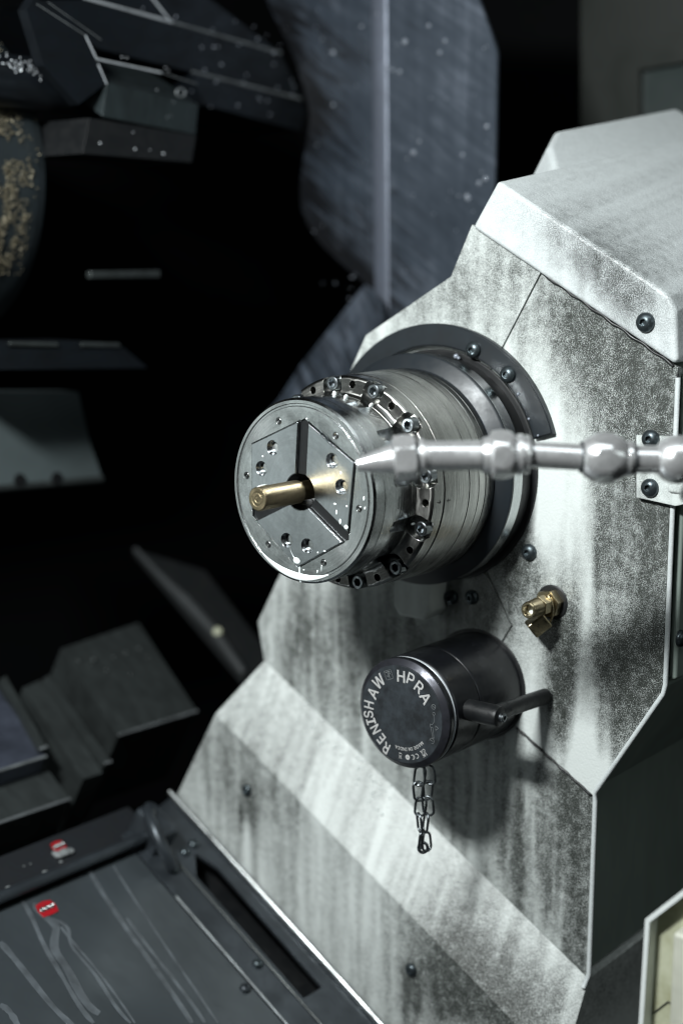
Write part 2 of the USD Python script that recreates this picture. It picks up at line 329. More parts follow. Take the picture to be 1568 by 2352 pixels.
LOWER = field([blob(1330, 2000, .014, .08, .45), blob(1235, 1960, .02, .06, .15), blob(1180, 1960, .012, .06, .20), blob(1060, 1850, .03, .04, .12), blob(930, 1440, .03, .02, .2),
               blob(700, 1430, .03, .03, .16), blob(760, 1530, .05, .03, .12), blob(1300, 1830, .012, .02, .3), blob(1100, 1980, .03, .03, -.1), drip(1190, 1860, 2080, .004, .3), drip(1225, 1850, 2120, .005, -.2), drip(1260, 1880, 2150, .004, .3), drip(1300, 1900, 2200, .004, -.2), drip(1150, 1900, 2050, .003, .22), drip(700, 1400, 1560, .006, .15), drip(640, 1450, 1540, .006, .12), drip(780, 1480, 1640, .005, -.15)], 0.30, 0.38, 6)
STEP = field([blob(545, 1740, .045, .035, .24, 0, -.138), blob(620, 1850, .04, .02, .10, 0, -.138), blob(1080, 2250, .035, .03, .50, -30, -.138), blob(1010, 2200, .02, .05, .25, 0, -.138), blob(1180, 2330, .04, .02, .4, 0, -.138),
              blob(566, 1850, .004, .016, .32, 0, -.138), blob(945, 2290, .006, .02, .35, 0, -.138), blob(800, 2000, .05, .04, -.12, 0, -.138), drip(552, 1830, 1920, .0022, .5, -.138), drip(578, 1830, 1910, .0022, .5, -.138), drip(566, 1840, 2000, .0022, -.35, -.138), drip(932, 2250, 2360, .003, .45, -.138), drip(958, 2250, 2352, .003, .45, -.138), drip(945, 2260, 2352, .0025, -.3, -.138), drip(1010, 2150, 2340, .004, .3, -.138), drip(1050, 2170, 2352, .004, .3, -.138), drip(640, 1900, 2050, .012, .10, -.138)], 0.26, 0.26, 8, band=True)

# ------------------------------------------------------------------ headstock
hs = thing('headstock', 'large dirty white machine headstock casing carrying the steel chuck', 'headstock', (-0.3, 0.0, -0.45))
F_out = [yz(-.0729, .1865), (.0101, .1566), (-.0781, .1059), (-.095, .0751), yz(-.12, -.10), yz(-.097, -.13), yz(-.096, -.2522), yz(-.0716, -.2793),
         yz(.3410, -.2793), (.1570, -.2504), (.2131, -.1559), (.2145, .0925)]
Y0, Z0 = 0.0432, -0.1820                                             # probe arm axis
full = CS(F_out)
if full.area() < 0: full = CS(F_out[::-1])
ringhole, probehole = circ(0, 0, .0975), circ(Y0, Z0, .0462)
body = prism(full.offset(-.003, m3.JoinType.Miter), -0.50, -0.1815)
obj('body', body, M_SIDE_SHADED, hs, dirt_shade=lambda P: np.full(len(P), .1))
def half(a, b, c):
    """big polygon to the left of a->b"""
    a, b = np.array(a), np.array(b); d = (b - a) / np.linalg.norm(b - a); n = np.array([-d[1], d[0]])
    return CS([a - d * 2, b + d * 2, b + d * 2 + n * 3, a - d * 2 + n * 3])
g = .0007
rp = CS([yz(.0027 + g, .1865), yz(.0027 + g, .0), (.0536 + g, -.0901), (.0758 + g, -.1265), (.0655 + g, -.1438), yz(.135, -.1425 + g), yz(.40, -.1425 + g), (.5, .3), (.2, .3)])
if rp.area() < 0: rp = CS([yz(.0027 + g, .1865), yz(.0027 + g, .0), (.0536 + g, -.0901), (.0758 + g, -.1265), (.0655 + g, -.1438), yz(.135, -.1425 + g), yz(.40, -.1425 + g), (.5, .3), (.2, .3)][::-1])
right = (full ^ rp) - ringhole - probehole
lp_pts = [yz(.0027 - g, .1865), yz(.0027 - g, .0), (-.3, -.0), (-.3, .3), (.0, .3)]
lp = CS(lp_pts) if CS(lp_pts).area() > 0 else CS(lp_pts[::-1])
left = (full ^ lp) - ringhole
lower = full - rp.offset(2 * g, m3.JoinType.Miter) - lp.offset(2 * g, m3.JoinType.Miter) - ringhole - probehole
def fine(cs, x0, x1, l=0.0035): return prism(cs, x0, x1).refine_to_length(l)
obj('right_panel', fine(right, -.1812, -D), M_PAINT, hs, dirt_shade=RIGHT)
obj('left_panel', fine(left, -.1812, -D), M_PAINT, hs, dirt_shade=LEFT)
obj('lower_panel', fine(lower, -.1812, -D - .0012), M_PAINT, hs, dirt_shade=LOWER)
# seal bead in the joint under the hood
bead = [np.array([-D + .0004, *yz(u, .1868 + .0006 * math.sin(u * 310))]) for u in np.linspace(.004, .136, 40)]
obj('seal_bead', tube(bead, [.0011 + .0006 * random.random() for _ in bead], 8), M_RUBBER, hs, smooth=True)
bead = [np.array([-D + .0002, *yz(u, -.1425 + .0004 * math.sin(u * 410))]) for u in np.linspace(.178, .260, 30)]
obj('seal_bead', tube(bead, [.0008 + .0006 * random.random() for _ in bead], 8), M_RUBBER, hs, smooth=True)
bead = [np.array([-D - .0005, .2140 + .0004 * math.sin(z * 300), z]) for z in np.linspace(-.15, .088, 40)]
obj('seal_bead', tube(bead, .0009, 8), M_RUBBER, hs, smooth=True)
obj('folded_edge_highlight', tube([(-D - .0012, .2143, .085), (-D - .0012, .2143, -.150), (-D - .0012, .2128, -.1575), (-D - .0012, .1572, -.2505), (-D - .0018, .1568, -.258), (-D - .0022, .1562, -.409), (-.1690, .1562, -.4180)], .0020, 10), M_HOOD, hs, smooth=True, dirt_shade=lambda P: np.full(len(P), .10))  # folded edge added as a pale strip to draw its highlight
# stepped foot: a sloping ledge, then an upright face
prof = [(-D - .0012, -.2793), (-.138, -.336), (-.138, -.452), (-.30, -.452), (-.30, -.2793)]
def uvx(cs, u0, u1):
    m = cs.extrude(u1 - u0)                                          # (x, v, h=u)
    A = np.zeros((3, 4)); A[:, 0] = X; A[:, 1] = V; A[:, 2] = -U; A[:, 3] = U * u1
    return m.transform(A)
pc = CS(prof) if CS(prof).area() > 0 else CS(prof[::-1])
foot = uvx(pc, -.0705, .45)
foot = foot.trim_by_plane((0, -1, 0), -.1565)
obj('stepped_foot', foot.refine_to_length(.0045), M_PAINT, hs, dirt_shade=STEP)
for q in ((568, 1815), (945, 2228)):
    p = at(*q, X, -.138); button_screw('screw', p, X, hs, .0058)
p = at(1216, 1268, X, -D); button_screw('screw', p, X, hs, .0068)
nb = X * .8236 + V * .5672; cb_ = nb @ np.array([-.138, *yz(0, -.336)])
beads = []
for _ in range(90):
    t_ = random.random(); q = (700 + 190 * t_ + random.gauss(0, 22), 1640 + 210 * t_ + random.gauss(0, 26)); beads.append(Manifold.sphere(random.uniform(.0006, .0016), 10).translate(tuple(at(*q, nb, cb_))))
obj('water_beads', cat_(*beads), M_BEAD, hs, smooth=True, kind='stuff')
# centre plate below the spindle with the small block on it
cp = [(.0536 - g, -.0901), (.0758 - g, -.1265), (.0655 - g, -.1438), (.05, -.165), (-.01, -.15), (-.045, -.115), (-.05, -.07), (.0, -.05)]
cpc = CS(cp) if CS(cp).area() > 0 else CS(cp[::-1])
obj('centre_plate', fine(cpc - ringhole - probehole, -D - .0012, -D + .0006), M_PAINT, hs, dirt_shade=field([(.04, -.115, .03, .02, .25, 0)], .42, .2, 11))
blk = hull(*[ball((x, y, z), .003, 12) for x in (-D, -D + .021) for y, z in ((-.026, -.083), (-.026, -.120), (-.021, -.126), (.002, -.126), (.007, -.120), (.007, -.083))])
obj('sensor_block', blk.refine_to_length(.004), M_PAINT, hs, dirt_shade=field([], .06, .12, 12), smooth=30)
for s in ((1037, 1372), (1084, 1372)):
    button_screw('screw', at(*s, X, -D + .0006), X, hs, .0062)
# hood
r_ = .0035; XH = -.1705
hp = [onF(1085, 514, XH), onF(1136, 419, XH), onF(1515, 668, XH), onF(1541, 690, XH), onF(1553, 722, XH), onF(1554, 833, XH)]
hc = np.mean(hp, 0)
top_id = (1, 2, 3, 4)
sph = []
for i, q in enumerate(hp):
    d = hc - np.array(q); d /= np.linalg.norm(d); c = np.array(q) + d * r_ * 1.3
    sph.append(ball((XH - r_, *c), r_, 16))
    rise = .2 * .32 if i in top_id else 0.0
    c2 = c + rise * V[1:]
    sph.append(ball((XH - .32, *c2), r_, 16))
hood = hull(*sph)
obj('hood', hood.refine_to_length(.004), M_HOOD, hs, dirt_shade=HOOD, smooth=28)
# raised rear part of the hood
def htop(u, s): return np.array([XH - s, *yz(u, .2251 + .2 * s)])
rear = []
for (u, s) in ((-.058, .078), (-.100, .118), (-.118, .150), (-.118, .33), (.2, .33), (.2, .10)):
    for dz in (.004, -.07):
        rear.append(ball(htop(u, s) + V * (dz - .0106), .006, 14))
obj('rear_hood', hull(*rear).refine_to_length(.006), M_HOOD, hs, dirt_shade=lambda P: np.full(len(P), .12), smooth=28)
button_screw('screw', at(1483, 740, X, XH), X, hs, .0074)
# cover on the operator-side wall
sc = rounded_box((-.30, .2160, -.030), (.116, .0035, .118), .003)
obj('side_cover', sc, M_SIDE_SHADED, hs, smooth=30)
p = at(1560, 1466, (0, 1, 0), .2195); button_screw('screw', p, (0, 1, 0), hs, .0066)

# ------------------------------------------------------------------ spindle nose
sp = thing('spindle_nose', 'dark round spindle nose with polished rim between casing and chuck', 'spindle', (-0.16, 0, 0))
obj('gasket', lathe([(-.186, 0), (-.186, .0972), (-.174, .0972), (-.1735, .0955), (-.1735, 0)]), M_RUBBER, sp, smooth=30)
obj('hub', lathe([(-.1740, 0), (-.1740, .0925), (-.1565, .0925), (-.1565, 0)]), M_RUBBER, sp, smooth=30)
obj('rim', lathe([(-.1565, .085), (-.1565, .0948), (-.1558, .0955), (-.1436, .0955), (-.1430, .0950), (-.1430, .085)]), M_STEEL, sp, smooth=30)
obj('cover_disc', lathe([(-.1430, .07), (-.1430, .0957), (-.1414, .0957), (-.1400, .0945), (-.1345, .0845), (-.1345, .07)]), M_BLUE, sp, smooth=25)
t = np.radians(np.linspace(17.5, 152, 80))
arcp = [(.1185 * math.cos(a), .1185 * math.sin(a)) for a in t] + [(.1000 * math.cos(a), .1000 * math.sin(a)) for a in t[::-1]]
ac = CS(arcp) if CS(arcp).area() > 0 else CS(arcp[::-1])
ac2 = ac.offset(-.0012, m3.JoinType.Round)
ap = obj('arc_plate', hull(*[]) if False else prism(ac, -D + .0002, -.1715) + prism(ac2, -.1715, -.1703), M_BLUE, sp, smooth=30)
t2 = np.radians(np.linspace(14, 155, 70))
lipp = [(.1035 * math.cos(a), .1035 * math.sin(a)) for a in t2] + [(.0985 * math.cos(a), .0985 * math.sin(a)) for a in t2[::-1]]
lc = CS(lipp) if CS(lipp).area() > 0 else CS(lipp[::-1])
for q in ((1088, 803), (1167, 860)):
    button_screw('screw', at(*q, X, -.1703), X, sp, .0068)
drops = []
for q, s in (((1047, 818), .0022), ((1053, 822), .0014), ((1190, 905), .0014), ((1214, 962), .0012), ((1235, 1000), .0010)):
    drops.append(ball(at(*q, X, -.170), s, 12))
obj('water_drops', cat_(*drops), M_DROP, sp, smooth=True, kind='stuff')

# ------------------------------------------------------------------ chuck
ch = thing('collet_chuck', 'shiny turned steel collet chuck with three-part face and bolted flange', 'chuck', (-0.06, 0, 0))
front = lathe([(-.055, 0), (-.055, .0682), (-.0268, .0682), (-.0258, .0698), (-.0125, .0700), (-.0121, .0697), (-.0117, .0700), (-.0016, .0700), (0, .0684),
               (0, .0660), (-.0010, .0657), (-.0010, .0640), (0, .0637), (0, .0145), (-.03, .0145), (-.03, 0)], 256)
flange = lathe([(-.0665, 0), (-.0665, .0832), (-.0540, .0832), (-.0528, .0820), (-.0520, .0805), (-.0512, .0722), (-.0500, .0700), (-.0470, .0684), (-.0470, 0)], 256)
rear_b = lathe([(-.1345, 0), (-.1345, .0815), (-.1330, .0838), (-.1285, .0840), (-.1280, .0834), (-.1274, .0840), (-.1215, .0841), (-.1210, .0835), (-.1202, .0842), (-.112, .0842), (-.1116, .0839), (-.1110, .0842),
                (-.1000, .0838), (-.0996, .0833), (-.0988, .0838), (-.0680, .0835), (-.0672, .0824), (-.0664, .0824), (-.0664, 0)], 256)
BA = [9.5 + 30 * k for k in range(12)]
cut = []; fcut = []
for a in BA:
    ar = math.radians(a); e = np.array([0, math.cos(ar), math.sin(ar)])
    pk = place(cylz(.0064, .0064, .03, 32), X * -.0585 + e * .0785, X)
    tongue = hull(ball(X * -.0500 + e * .0752, .0094, 24), ball(X * -.0295 + e * .0722, .0062, 24), ball(X * -.0500 + e * .0900, .0094, 24))
    cut.append(pk); cut.append(tongue)
    fcut.append(tongue)
    # pocket open to the rim
    fcut.append(hull(place(cylz(.0064, .0064, .012, 24), X * -.0590 + e * .0785, X), place(cylz(.0064, .0064, .012, 24), X * -.0590 + e * .0860, X)))
for k in range(12):
    ar = math.radians(24.6 + 30 * k); e = np.array([0, math.cos(ar), math.sin(ar)])
    fcut.append(place(cylz(.0029, .0029, .02, 24), X * -.0660 + e * .0772, X))
cutter = Manifold.batch_boolean(cut + fcut, m3.OpType.Add)
front = front - cutter
flange = flange - cutter
SLA = [86, -34, -154]
slots = []
for a in SLA:
    ar = math.radians(a); e = np.array([math.cos(ar), math.sin(ar)]); n = np.array([-e[1], e[0]])
    pts = [e * .006 - n * .0047, e * .0525 - n * .0047, e * .0552, e * .0525 + n * .0047, e * .006 + n * .0047]
    slots.append(prism(CS(pts) if CS(pts).area() > 0 else CS(pts[::-1]), -.013, .01))
slotm = Manifold.batch_boolean(slots, m3.OpType.Add)
front = front - slotm
FSA = [-7 + 60 * k for k in range(6)]
front = front - Manifold.batch_boolean([place(cylz(.0027, .0027, .01, 24), X * -.0012 + np.array([0, .0558 * math.cos(math.radians(a)), .0558 * math.sin(math.radians(a))]), X) for a in FSA], m3.OpType.Add)
obj('flange', flange, M_STEELB, ch, smooth=26)
obj('rear_body', rear_b, M_STEELB, ch, smooth=26)
for a in BA:
    ar = math.radians(a); e = np.array([0, math.cos(ar), math.sin(ar)])
    cap_bolt('bolt', X * -.0590 + e * .0778, X, ch, .0056, .0078, roll=a)
for a in FSA:
    ar = math.radians(a); e = np.array([0, .0558 * math.cos(ar), .0558 * math.sin(ar)])
    s = lathez([(0, 0), (.0026, 0), (.0026, .0010), (.0020, .0016), (.0009, .0013), (0, .0006)], 28)
    obj('face_screw', place(s, X * -.0012 + e, X), M_MILL, ch, smooth=30)
# the three jaws, black rubber between them
JH = []; mk0 = []
for a in SLA:
    def pol(r, deg): return (r * math.cos(math.radians(deg)), r * math.sin(math.radians(deg)))
    arm = math.radians(a - 120)
    e1 = np.array([math.cos(math.radians(a)), math.sin(math.radians(a))]); n1 = np.array([e1[1], -e1[0]])
    e2 = np.array([math.cos(arm), math.sin(arm)]); n2 = np.array([-e2[1], e2[0]])
    w = .0050
    pts = [e1 * .0130 + n1 * w, e1 * .0522 + n1 * w, pol(.0582, a - 59), e2 * .0522 + n2 * w, e2 * .0130 + n2 * w]
    pc = CS(pts) if CS(pts).area() > 0 else CS(pts[::-1])
    pc = pc - circ(0, 0, .0140)
    j = prism(pc, -.0125, .0012) + prism(pc.offset(-.0004, m3.JoinType.Miter), .0012, .0016)
    for da in (-46.0, -75.0):
        y, z = pol(.0409, a + da)
        j = j - place(cylz(.0041, .0041, .03, 32), (-.011, y, z), X) - place(cylz(.0041, .0058, .0022, 32), (-.0005, y, z), X)
    obj('jaw', j, M_JAW, ch, smooth=26)
    JH.append(pc.offset(.0009, m3.JoinType.Miter))
    rs = [e1 * .0130 - n1 * .0046, e1 * .0525 - n1 * .0046, e1 * .0546, e1 * .0525 + n1 * .0046, e1 * .0130 + n1 * .0046]
    rc = CS(rs) if CS(rs).area() > 0 else CS(rs[::-1])
    obj('rubber_strip', prism(rc, -.0128, -.0012), M_RUBBER, ch)
    for da in (-46.0, -75.0):
        y, z = pol(.0409, a + da)
        obj('jaw_hole_floor', place(cylz(.0040, .0040, .0006, 24), (-.0100, y, z), X), M_DARK, ch)
        mk0.append(Manifold.sphere(1, 14).scale((.0012, .0022, .0013)).translate((-.0042, y + .0006, z - .0029)))
for c_ in JH: front = front - prism(c_, -.0028, .01)
obj('front_body', front, M_STEEL, ch, smooth=26)
obj('bore_floor', lathe([(-.029, 0), (-.029, .0143), (-.024, .0143), (-.024, 0)], 48), M_DARK, ch)
# engraved writing on the body
def wrap(mesh, R, x0, th0, up=1):
    v, f = arr(mesh); th = th0 + v[:, 0] / R; r = R + v[:, 2]
    return trimesh.Trimesh(np.stack([x0 + v[:, 1], r * np.cos(th), r * np.sin(th)], 1), f, process=False)
lines = ['Achtung:', 'Transportschrauben', 'vor Inbetriebnahme', 'entfernen!']
for i, s in enumerate(lines):
    t_ = meshkit.text_mesh(s, .0017, .00012); w_ = t_.bounds[1][0]
    t_ = t_.subdivide_to_size(.004) if False else t_
    obj('engraved_text', wrap(t_, .06822, -.0318 - i * .0029, math.radians(-4.5) - w_ / 2 / .0682), M_INK, ch)
def ink_poly(pts, R, th0, x0):
    m = CrossSection([np.array(pts, float)], m3.FillRule.NonZero).extrude(.00012)
    return wrap(m.refine_to_length(.001), R, x0, th0)
def stroke(a, b, w): 
    a, b = np.array(a, float), np.array(b, float); d = (b - a) / np.linalg.norm(b - a); n = np.array([-d[1], d[0]]) * w / 2
    return [a - n, b - n, b + n, a + n]
for x0, sg, RR in ((-.0605, -1, .0833), (-.0730, 1, .0836)):
    ms = [ink_poly(stroke(*q, .0005), RR, math.radians(-5), x0) for q in (((0, -sg * .0022), (0, sg * .0022)), ((.0013, sg * .0008), (0, sg * .0022)), ((-.0013, sg * .0008), (0, sg * .0022)))]
    obj('arrow_mark', cat_(*ms), M_INK, ch)
tri = [(-.0055, -.0030), (.0055, -.0030), (0, .0062)]
ms = [ink_poly(stroke(tri[i], tri[(i + 1) % 3], .0006), .06822, math.radians(57), -.0405) for i in range(3)] + [ink_poly(stroke((-.002, -.001), (.0015, .001), .0012), .06822, math.radians(57), -.0405), ink_poly(stroke((-.0025, -.0018), (.0025, -.0018), .0006), .06822, math.radians(57), -.0405)]
obj('warning_mark', cat_(*ms), M_INK, ch)
obj('engraved_text', wrap(meshkit.text_mesh('MA', .0022, .00012), .0833, -.0625, math.radians(38)), M_INK, ch)
def face_text(s, h, x, center, ang, m, parent, name='engraved_text'):
    t_ = meshkit.text_mesh(s, h, .00012); w_ = t_.bounds[1][0]; v, f = arr(t_)
    a = math.radians(ang); c, s_ = math.cos(a), math.sin(a)
    q = v[:, :2] - [w_ / 2, 0]
    y = center[0] + c * q[:, 0] - s_ * q[:, 1]; z = center[1] + s_ * q[:, 0] + c * q[:, 1]
    obj(name, trimesh.Trimesh(np.stack([x + v[:, 2], y, z], 1), f, process=False), m, parent)
face_text('HAINBUCH', .0025, .0016, (.0262, .0400), -33, M_DKSTEEL, ch)
# coolant that has run over the face
mk = list(mk0)
def splat(y, z, ry, rz, x=0.0, h=.0007):
    s = Manifold.sphere(1.0, 20).scale((h, ry, rz)).translate((x, y, z)); mk.append(s)
th = np.radians(np.linspace(-128, -66, 30))
pool = [(0.0003, .0655 * math.cos(a), .0655 * math.sin(a)) for a in th]
mk.append(tube(pool, .0006 + .0024 * np.sin(np.linspace(0, np.pi, 30)) ** 1.2, 8).apply_transform(np.array([[.35, 0, 0, 0], [0, 1, 0, 0], [0, 0, 1, 0], [0, 0, 0, 1.]])))
splat(-.0035, -.0530, .0036, .0026, .0014)
mk.append(tube([(.0002, -.0016, -.055), (.0003, -.0018, -.061), (.0003, -.0014, -.066), (-.001, -.0014, -.0693)], [.0007, .0006, .0009, .0012], 8))
mk.append(tube([(.0014, -.0100, -.0425), (.0014, -.0095, -.046), (.0014, -.0072, -.0495), (.0014, -.0050, -.052)], [.0003, .0004, .0004, .0008], 8))
for y, z, a, b in ((.0445, -.0215, .0020, .0018), (.0240, -.0420, .0012, .0008), (.0175, -.0440, .0008, .0008), (.0390, -.0180, .0011, .0022), (.0355, -.0115, .0009, .0020), (.0340, -.0055, .0016, .0009),
                   (.0200, -.0560, .0003, .0026), (.0158, -.0590, .0006, .0014), (.0025, -.0595, .0007, .0006), (.0452, -.0060, .0009, .0009), (.0395, .0180, .0011, .0012), (-.0370, .0235, .0009, .0010), (.0060, .0550, .0007, .0008), (.0600, .0010, .0008, .0018), (.0610, -.0060, .0007, .0012)):
    splat(y, z, a, b, .0014 if math.hypot(y, z) < .053 else .0002)
for a, x, l in ((68, -.047, .004), (99, -.048, .005), (39, -.0505, .002), (-18, -.0535, .002), (84, -.0395, .004)):
    ar = math.radians(a - 3); mk.append(Manifold.sphere(1.0, 16).scale((.0025, .0012, l * .6)).rotate((a - 90, 0, 0)).translate((x, .0690 * math.cos(ar), .0690 * math.sin(ar))))
obj('coolant_splashes', cat_(*mk), M_MILK, ch, smooth=True, kind='stuff')

# ------------------------------------------------------------------ brass bar held by the chuck
bar = thing('brass_bar', 'short round brass bar gripped in the centre of the chuck', 'bar', (0.02, .0006, .0006))
obj('bar', lathe([(-.02, 0), (-.02, .0072), (.0050, .0072), (.0056, .0088), (.0480, .0088), (.0488, .0081), (.0488, .0056), (.0486, .0053), (.0486, .0042), (.0489, .0040), (.0489, .0026), (.0486, .0023), (.0486, .0012), (.0490, 0)], 96, .0006, .0006), M_BRASS, bar, smooth=28)
obj('coolant_drop', Manifold.sphere(1, 20).scale((.0050, .0030, .0008)).rotate((20, 0, 0)).translate((.0405, -.0022, .0091)), M_MILK, bar, smooth=True)

# ------------------------------------------------------------------ probe arm socket
pr = thing('probe_arm_mount', 'black round lettered tool probe mount below the chuck with clamping lever', 'probe mount', (-.12, Y0, Z0))
L = lambda prof, n=160: lathe(prof, n, Y0, Z0)
obj('gasket', L([(-.186, 0), (-.186, .0462), (-.1745, .0476), (-.1738, .0462), (-.1738, 0)]), M_RUBBER, pr, smooth=30)
obj('drum', L([(-.1745, 0), (-.1745, .0449), (-.1165, .0449), (-.1155, .0446), (-.1145, .0440), (-.1145, 0)]), M_ANOD, pr, smooth=26)
obj('clamp_ring', L([(-.1145, 0), (-.1145, .0432), (-.1132, .0432), (-.1127, .0446), (-.0835, .0446), (-.0822, .0438), (-.0818, .0430), (-.0818, 0)]), M_ANOD, pr, smooth=26)
obj('groove_ring', L([(-.0820, 0), (-.0820, .0436), (-.0805, .0442), (-.0795, .0436), (-.0795, 0)]), M_EDGE, pr, smooth=26)
cap = obj('cap', L([(-.0797, 0), (-.0797, .0422), (-.0778, .0428), (-.0772, .0446), (-.0738, .0447), (-.0728, .0442), (-.0728, .0)]), M_ANOD, pr, smooth=22)
obj('bevel', L([(-.0728, 0), (-.0728, .0443), (-.0696, .0404), (-.0692, .0398), (-.0692, 0)]), M_BEVEL, cap, smooth=22)
obj('cap_face', L([(-.0694, 0), (-.0694, .0394), (-.0689, .0394), (-.0689, 0)]), M_CAPF, cap, smooth=26)
XC = -.0689
def ring_text(s, h, r, a0, step=None, bold=True, m=None, spread=1.0, sx=1.0):
    """letters on a circle about the probe axis, tops outwards, clockwise from angle a0 (degrees)"""
    glyphs = []; a = a0
    for k, chv in enumerate(s):
        if chv == ' ':
            a -= math.degrees(h * .35 * spread / r); continue
        t_ = meshkit.text_mesh(chv, h, .00015, bold=bold); w_ = t_.bounds[1][0] - t_.bounds[0][0]; v, f = arr(t_); v[:, 0] = t_.bounds[0][0] + w_ / 2 + (v[:, 0] - t_.bounds[0][0] - w_ / 2) * sx
        half_ = math.degrees(w_ / 2 / r)
        if step is None: a -= half_
        ar = math.radians(a); e = np.array([math.cos(ar), math.sin(ar)]); tx = np.array([e[1], -e[0]])
        q0 = v[:, 0] - (t_.bounds[0][0] + w_ / 2); q1 = v[:, 1] + r
        yz_ = q0[:, None] * tx + q1[:, None] * e
        obj('letter', trimesh.Trimesh(np.stack([XC + v[:, 2], Y0 + yz_[:, 0], Z0 + yz_[:, 1]], 1), f, process=False), m or M_LETTER, cap)
        a = a - step if step else a - half_ - math.degrees(h * .16 * spread / r)
def z2(x, y): return (900 + x * .4719) * .816667, (1640 + y * .4719) * .816667
for txt, pts2 in (('HPRA', ((482, 557), (540, 572), (590, 622), (628, 686))), ('RENISHAW', ((393, 985), (364, 929), (330, 872), (303, 826), (288, 783), (291, 727), (314, 655), (350, 588)))):
    for c_, q in zip(txt, pts2):
        p = at(*z2(*q), X, XC); ry, rz = p[1] - Y0, p[2] - Z0; rr_ = math.hypot(ry, rz)
        ring_text(c_, .0092, rr_ - .0046, math.degrees(math.atan2(rz, ry)), step=1e-6, sx=1.0 if txt == 'HPRA' else {'W': .95, 'A': .95, 'I': 1.0}.get(c_, .80))
ring_text('MADE IN INDIA', .0026, .0268, -41, bold=True, spread=1.0)
ring_text('UK', .0026, .0352, -47, spread=.6); ring_text('CA', .0026, .0320, -46, spread=.6)
def cap_strokes(polys, name='symbol', m=None):
    ms = []
    for pl in polys:
        cs = CS(pl) if CS(pl).area() > 0 else CS(pl[::-1])
        ms.append(prism(cs, XC, XC + .00015))
    obj(name, cat_(*ms), m or M_LETTER, cap)
def loc(r, a):
    ar = math.radians(a); c0 = np.array([Y0 + r * math.cos(ar), Z0 + r * math.sin(ar)]); e = np.array([math.cos(ar), math.sin(ar)]); tx = np.array([e[1], -e[0]])
    return lambda x, y: c0 + tx * x + e * y
def arc_strip(lf, cx, cy, r, a0, a1, w, n=14):
    A = np.radians(np.linspace(a0, a1, n))
    return [lf(cx + (r + w / 2) * math.cos(a), cy + (r + w / 2) * math.sin(a)) for a in A] + [lf(cx + (r - w / 2) * math.cos(a), cy + (r - w / 2) * math.sin(a)) for a in A[::-1]]
lf = loc(.0345, -66)                                                 # CE mark
cap_strokes([arc_strip(lf, -.0016, 0, .0017, 60, 300, .0006), arc_strip(lf, .0026, 0, .0017, 60, 300, .0006), [lf(.0010, -.0003), lf(.0024, -.0003), lf(.0024, .0003), lf(.0010, .0003)]])
lf = loc(.0345, -79)                                                 # round mark
cap_strokes([arc_strip(lf, 0, 0, .0013, 0, 180, .0017), arc_strip(lf, 0, 0, .0013, 181, 359, .0017)])
lf = loc(.0348, -91)                                                 # crossed bin and bar
sk = lambda a, b, w=.0004: [lf(*q) for q in stroke(a, b, w)]
cap_strokes([sk((-.0015, .0018), (.0015, -.0018)), sk((-.0015, -.0018), (.0015, .0018)), sk((-.0012, -.0018), (-.0008, .0012)), sk((.0012, -.0018), (.0008, .0012)), sk((-.0014, .0014), (.0014, .0014)), sk((-.0013, -.0026), (.0013, -.0026), .0006)])
lf = loc(.0325, 113)                                                 # square emblem
cap_strokes([sk((-.0036, -.0036), (.0036, -.0036), .0003), sk((.0036, -.0036), (.0036, .0036), .0003), sk((.0036, .0036), (-.0036, .0036), .0003), sk((-.0036, .0036), (-.0036, -.0036), .0003),
             sk((-.0026, .0024), (.0022, .0024), .0007), sk((0, .0024), (0, -.0026), .0008), arc_strip(lf, 0, 0, .0018, 0, 100, .0004), arc_strip(lf, 0, 0, .0018, 180, 280, .0004)], m=M_LETTERD)
lf = loc(.0335, 22)
cap_strokes([arc_strip(lf, 0, 0, .0019, 0, 359, .0003, 24), sk((-.0012, -.0012), (.0012, .0012), .0003)], m=M_LETTERD)
lf = loc(.0335, -27)
cap_strokes([arc_strip(lf, 0, 0, .0021, 20, 300, .0003, 24), sk((0, -.0021), (0, .0012), .0003)], m=M_LETTERD)
lf = loc(.0320, -4)
cap_strokes([sk((-.008, -.0012), (-.003, -.0002), .0003), sk((-.003, -.0002), (0, -.002), .0003), sk((0, -.002), (0, -.004), .0003), sk((0, -.004), (.0025, -.0035), .0003), sk((.0025, -.0035), (.0020, -.0012), .0003), sk((.0020, -.0012), (.0105, .0006), .0003), sk((.0105, .0006), (.0105, -.0006), .0003), sk((.0105, -.0006), (.0025, -.0030), .0003),
             sk((0, .0012), (.0036, .0016), .0003), sk((.0036, .0016), (.0014, .0040), .0003), sk((.0014, .0040), (0, .0012), .0003), arc_strip(lf, -.0092, -.0012, .0012, 0, 359, .0003)], m=M_LETTERD)
# clamping lever
lv_p = np.array([-.0985, Y0 + .0430, Z0 + .0055])
Yv = np.array([0, 1.0, 0])
boss = place(lathez([(0, 0), (.0083, 0), (.0086, .004), (.0086, .026), (.0078, .0295), (.0055, .0305), (0, .0305)], 48), lv_p, Yv)
lever = obj('clamping_lever', boss + hull(ball(lv_p + [-.006, .0225, .0002], .0066, 20), ball(lv_p + [-.018, .0228, .0000], .0064, 20)) + hull(ball(lv_p + [-.018, .0228, .0000], .0064, 20), ball(lv_p + [-.072, .0235, -.0030], .0064, 20), ball(lv_p + [-.072, .0255, -.0004], .0052, 20), ball(lv_p + [-.018, .0245, .0013], .0052, 20)),
            simple('lever_black', (0.008, 0.009, 0.010), metallic=.1, rough=.42, var=.3, scale=200, bump=.25, bumpscale=900), pr, smooth=40)
cap_bolt('lever_screw', lv_p + Yv * .0300, Yv, lever, .0036, .0042, m=M_BOLT)

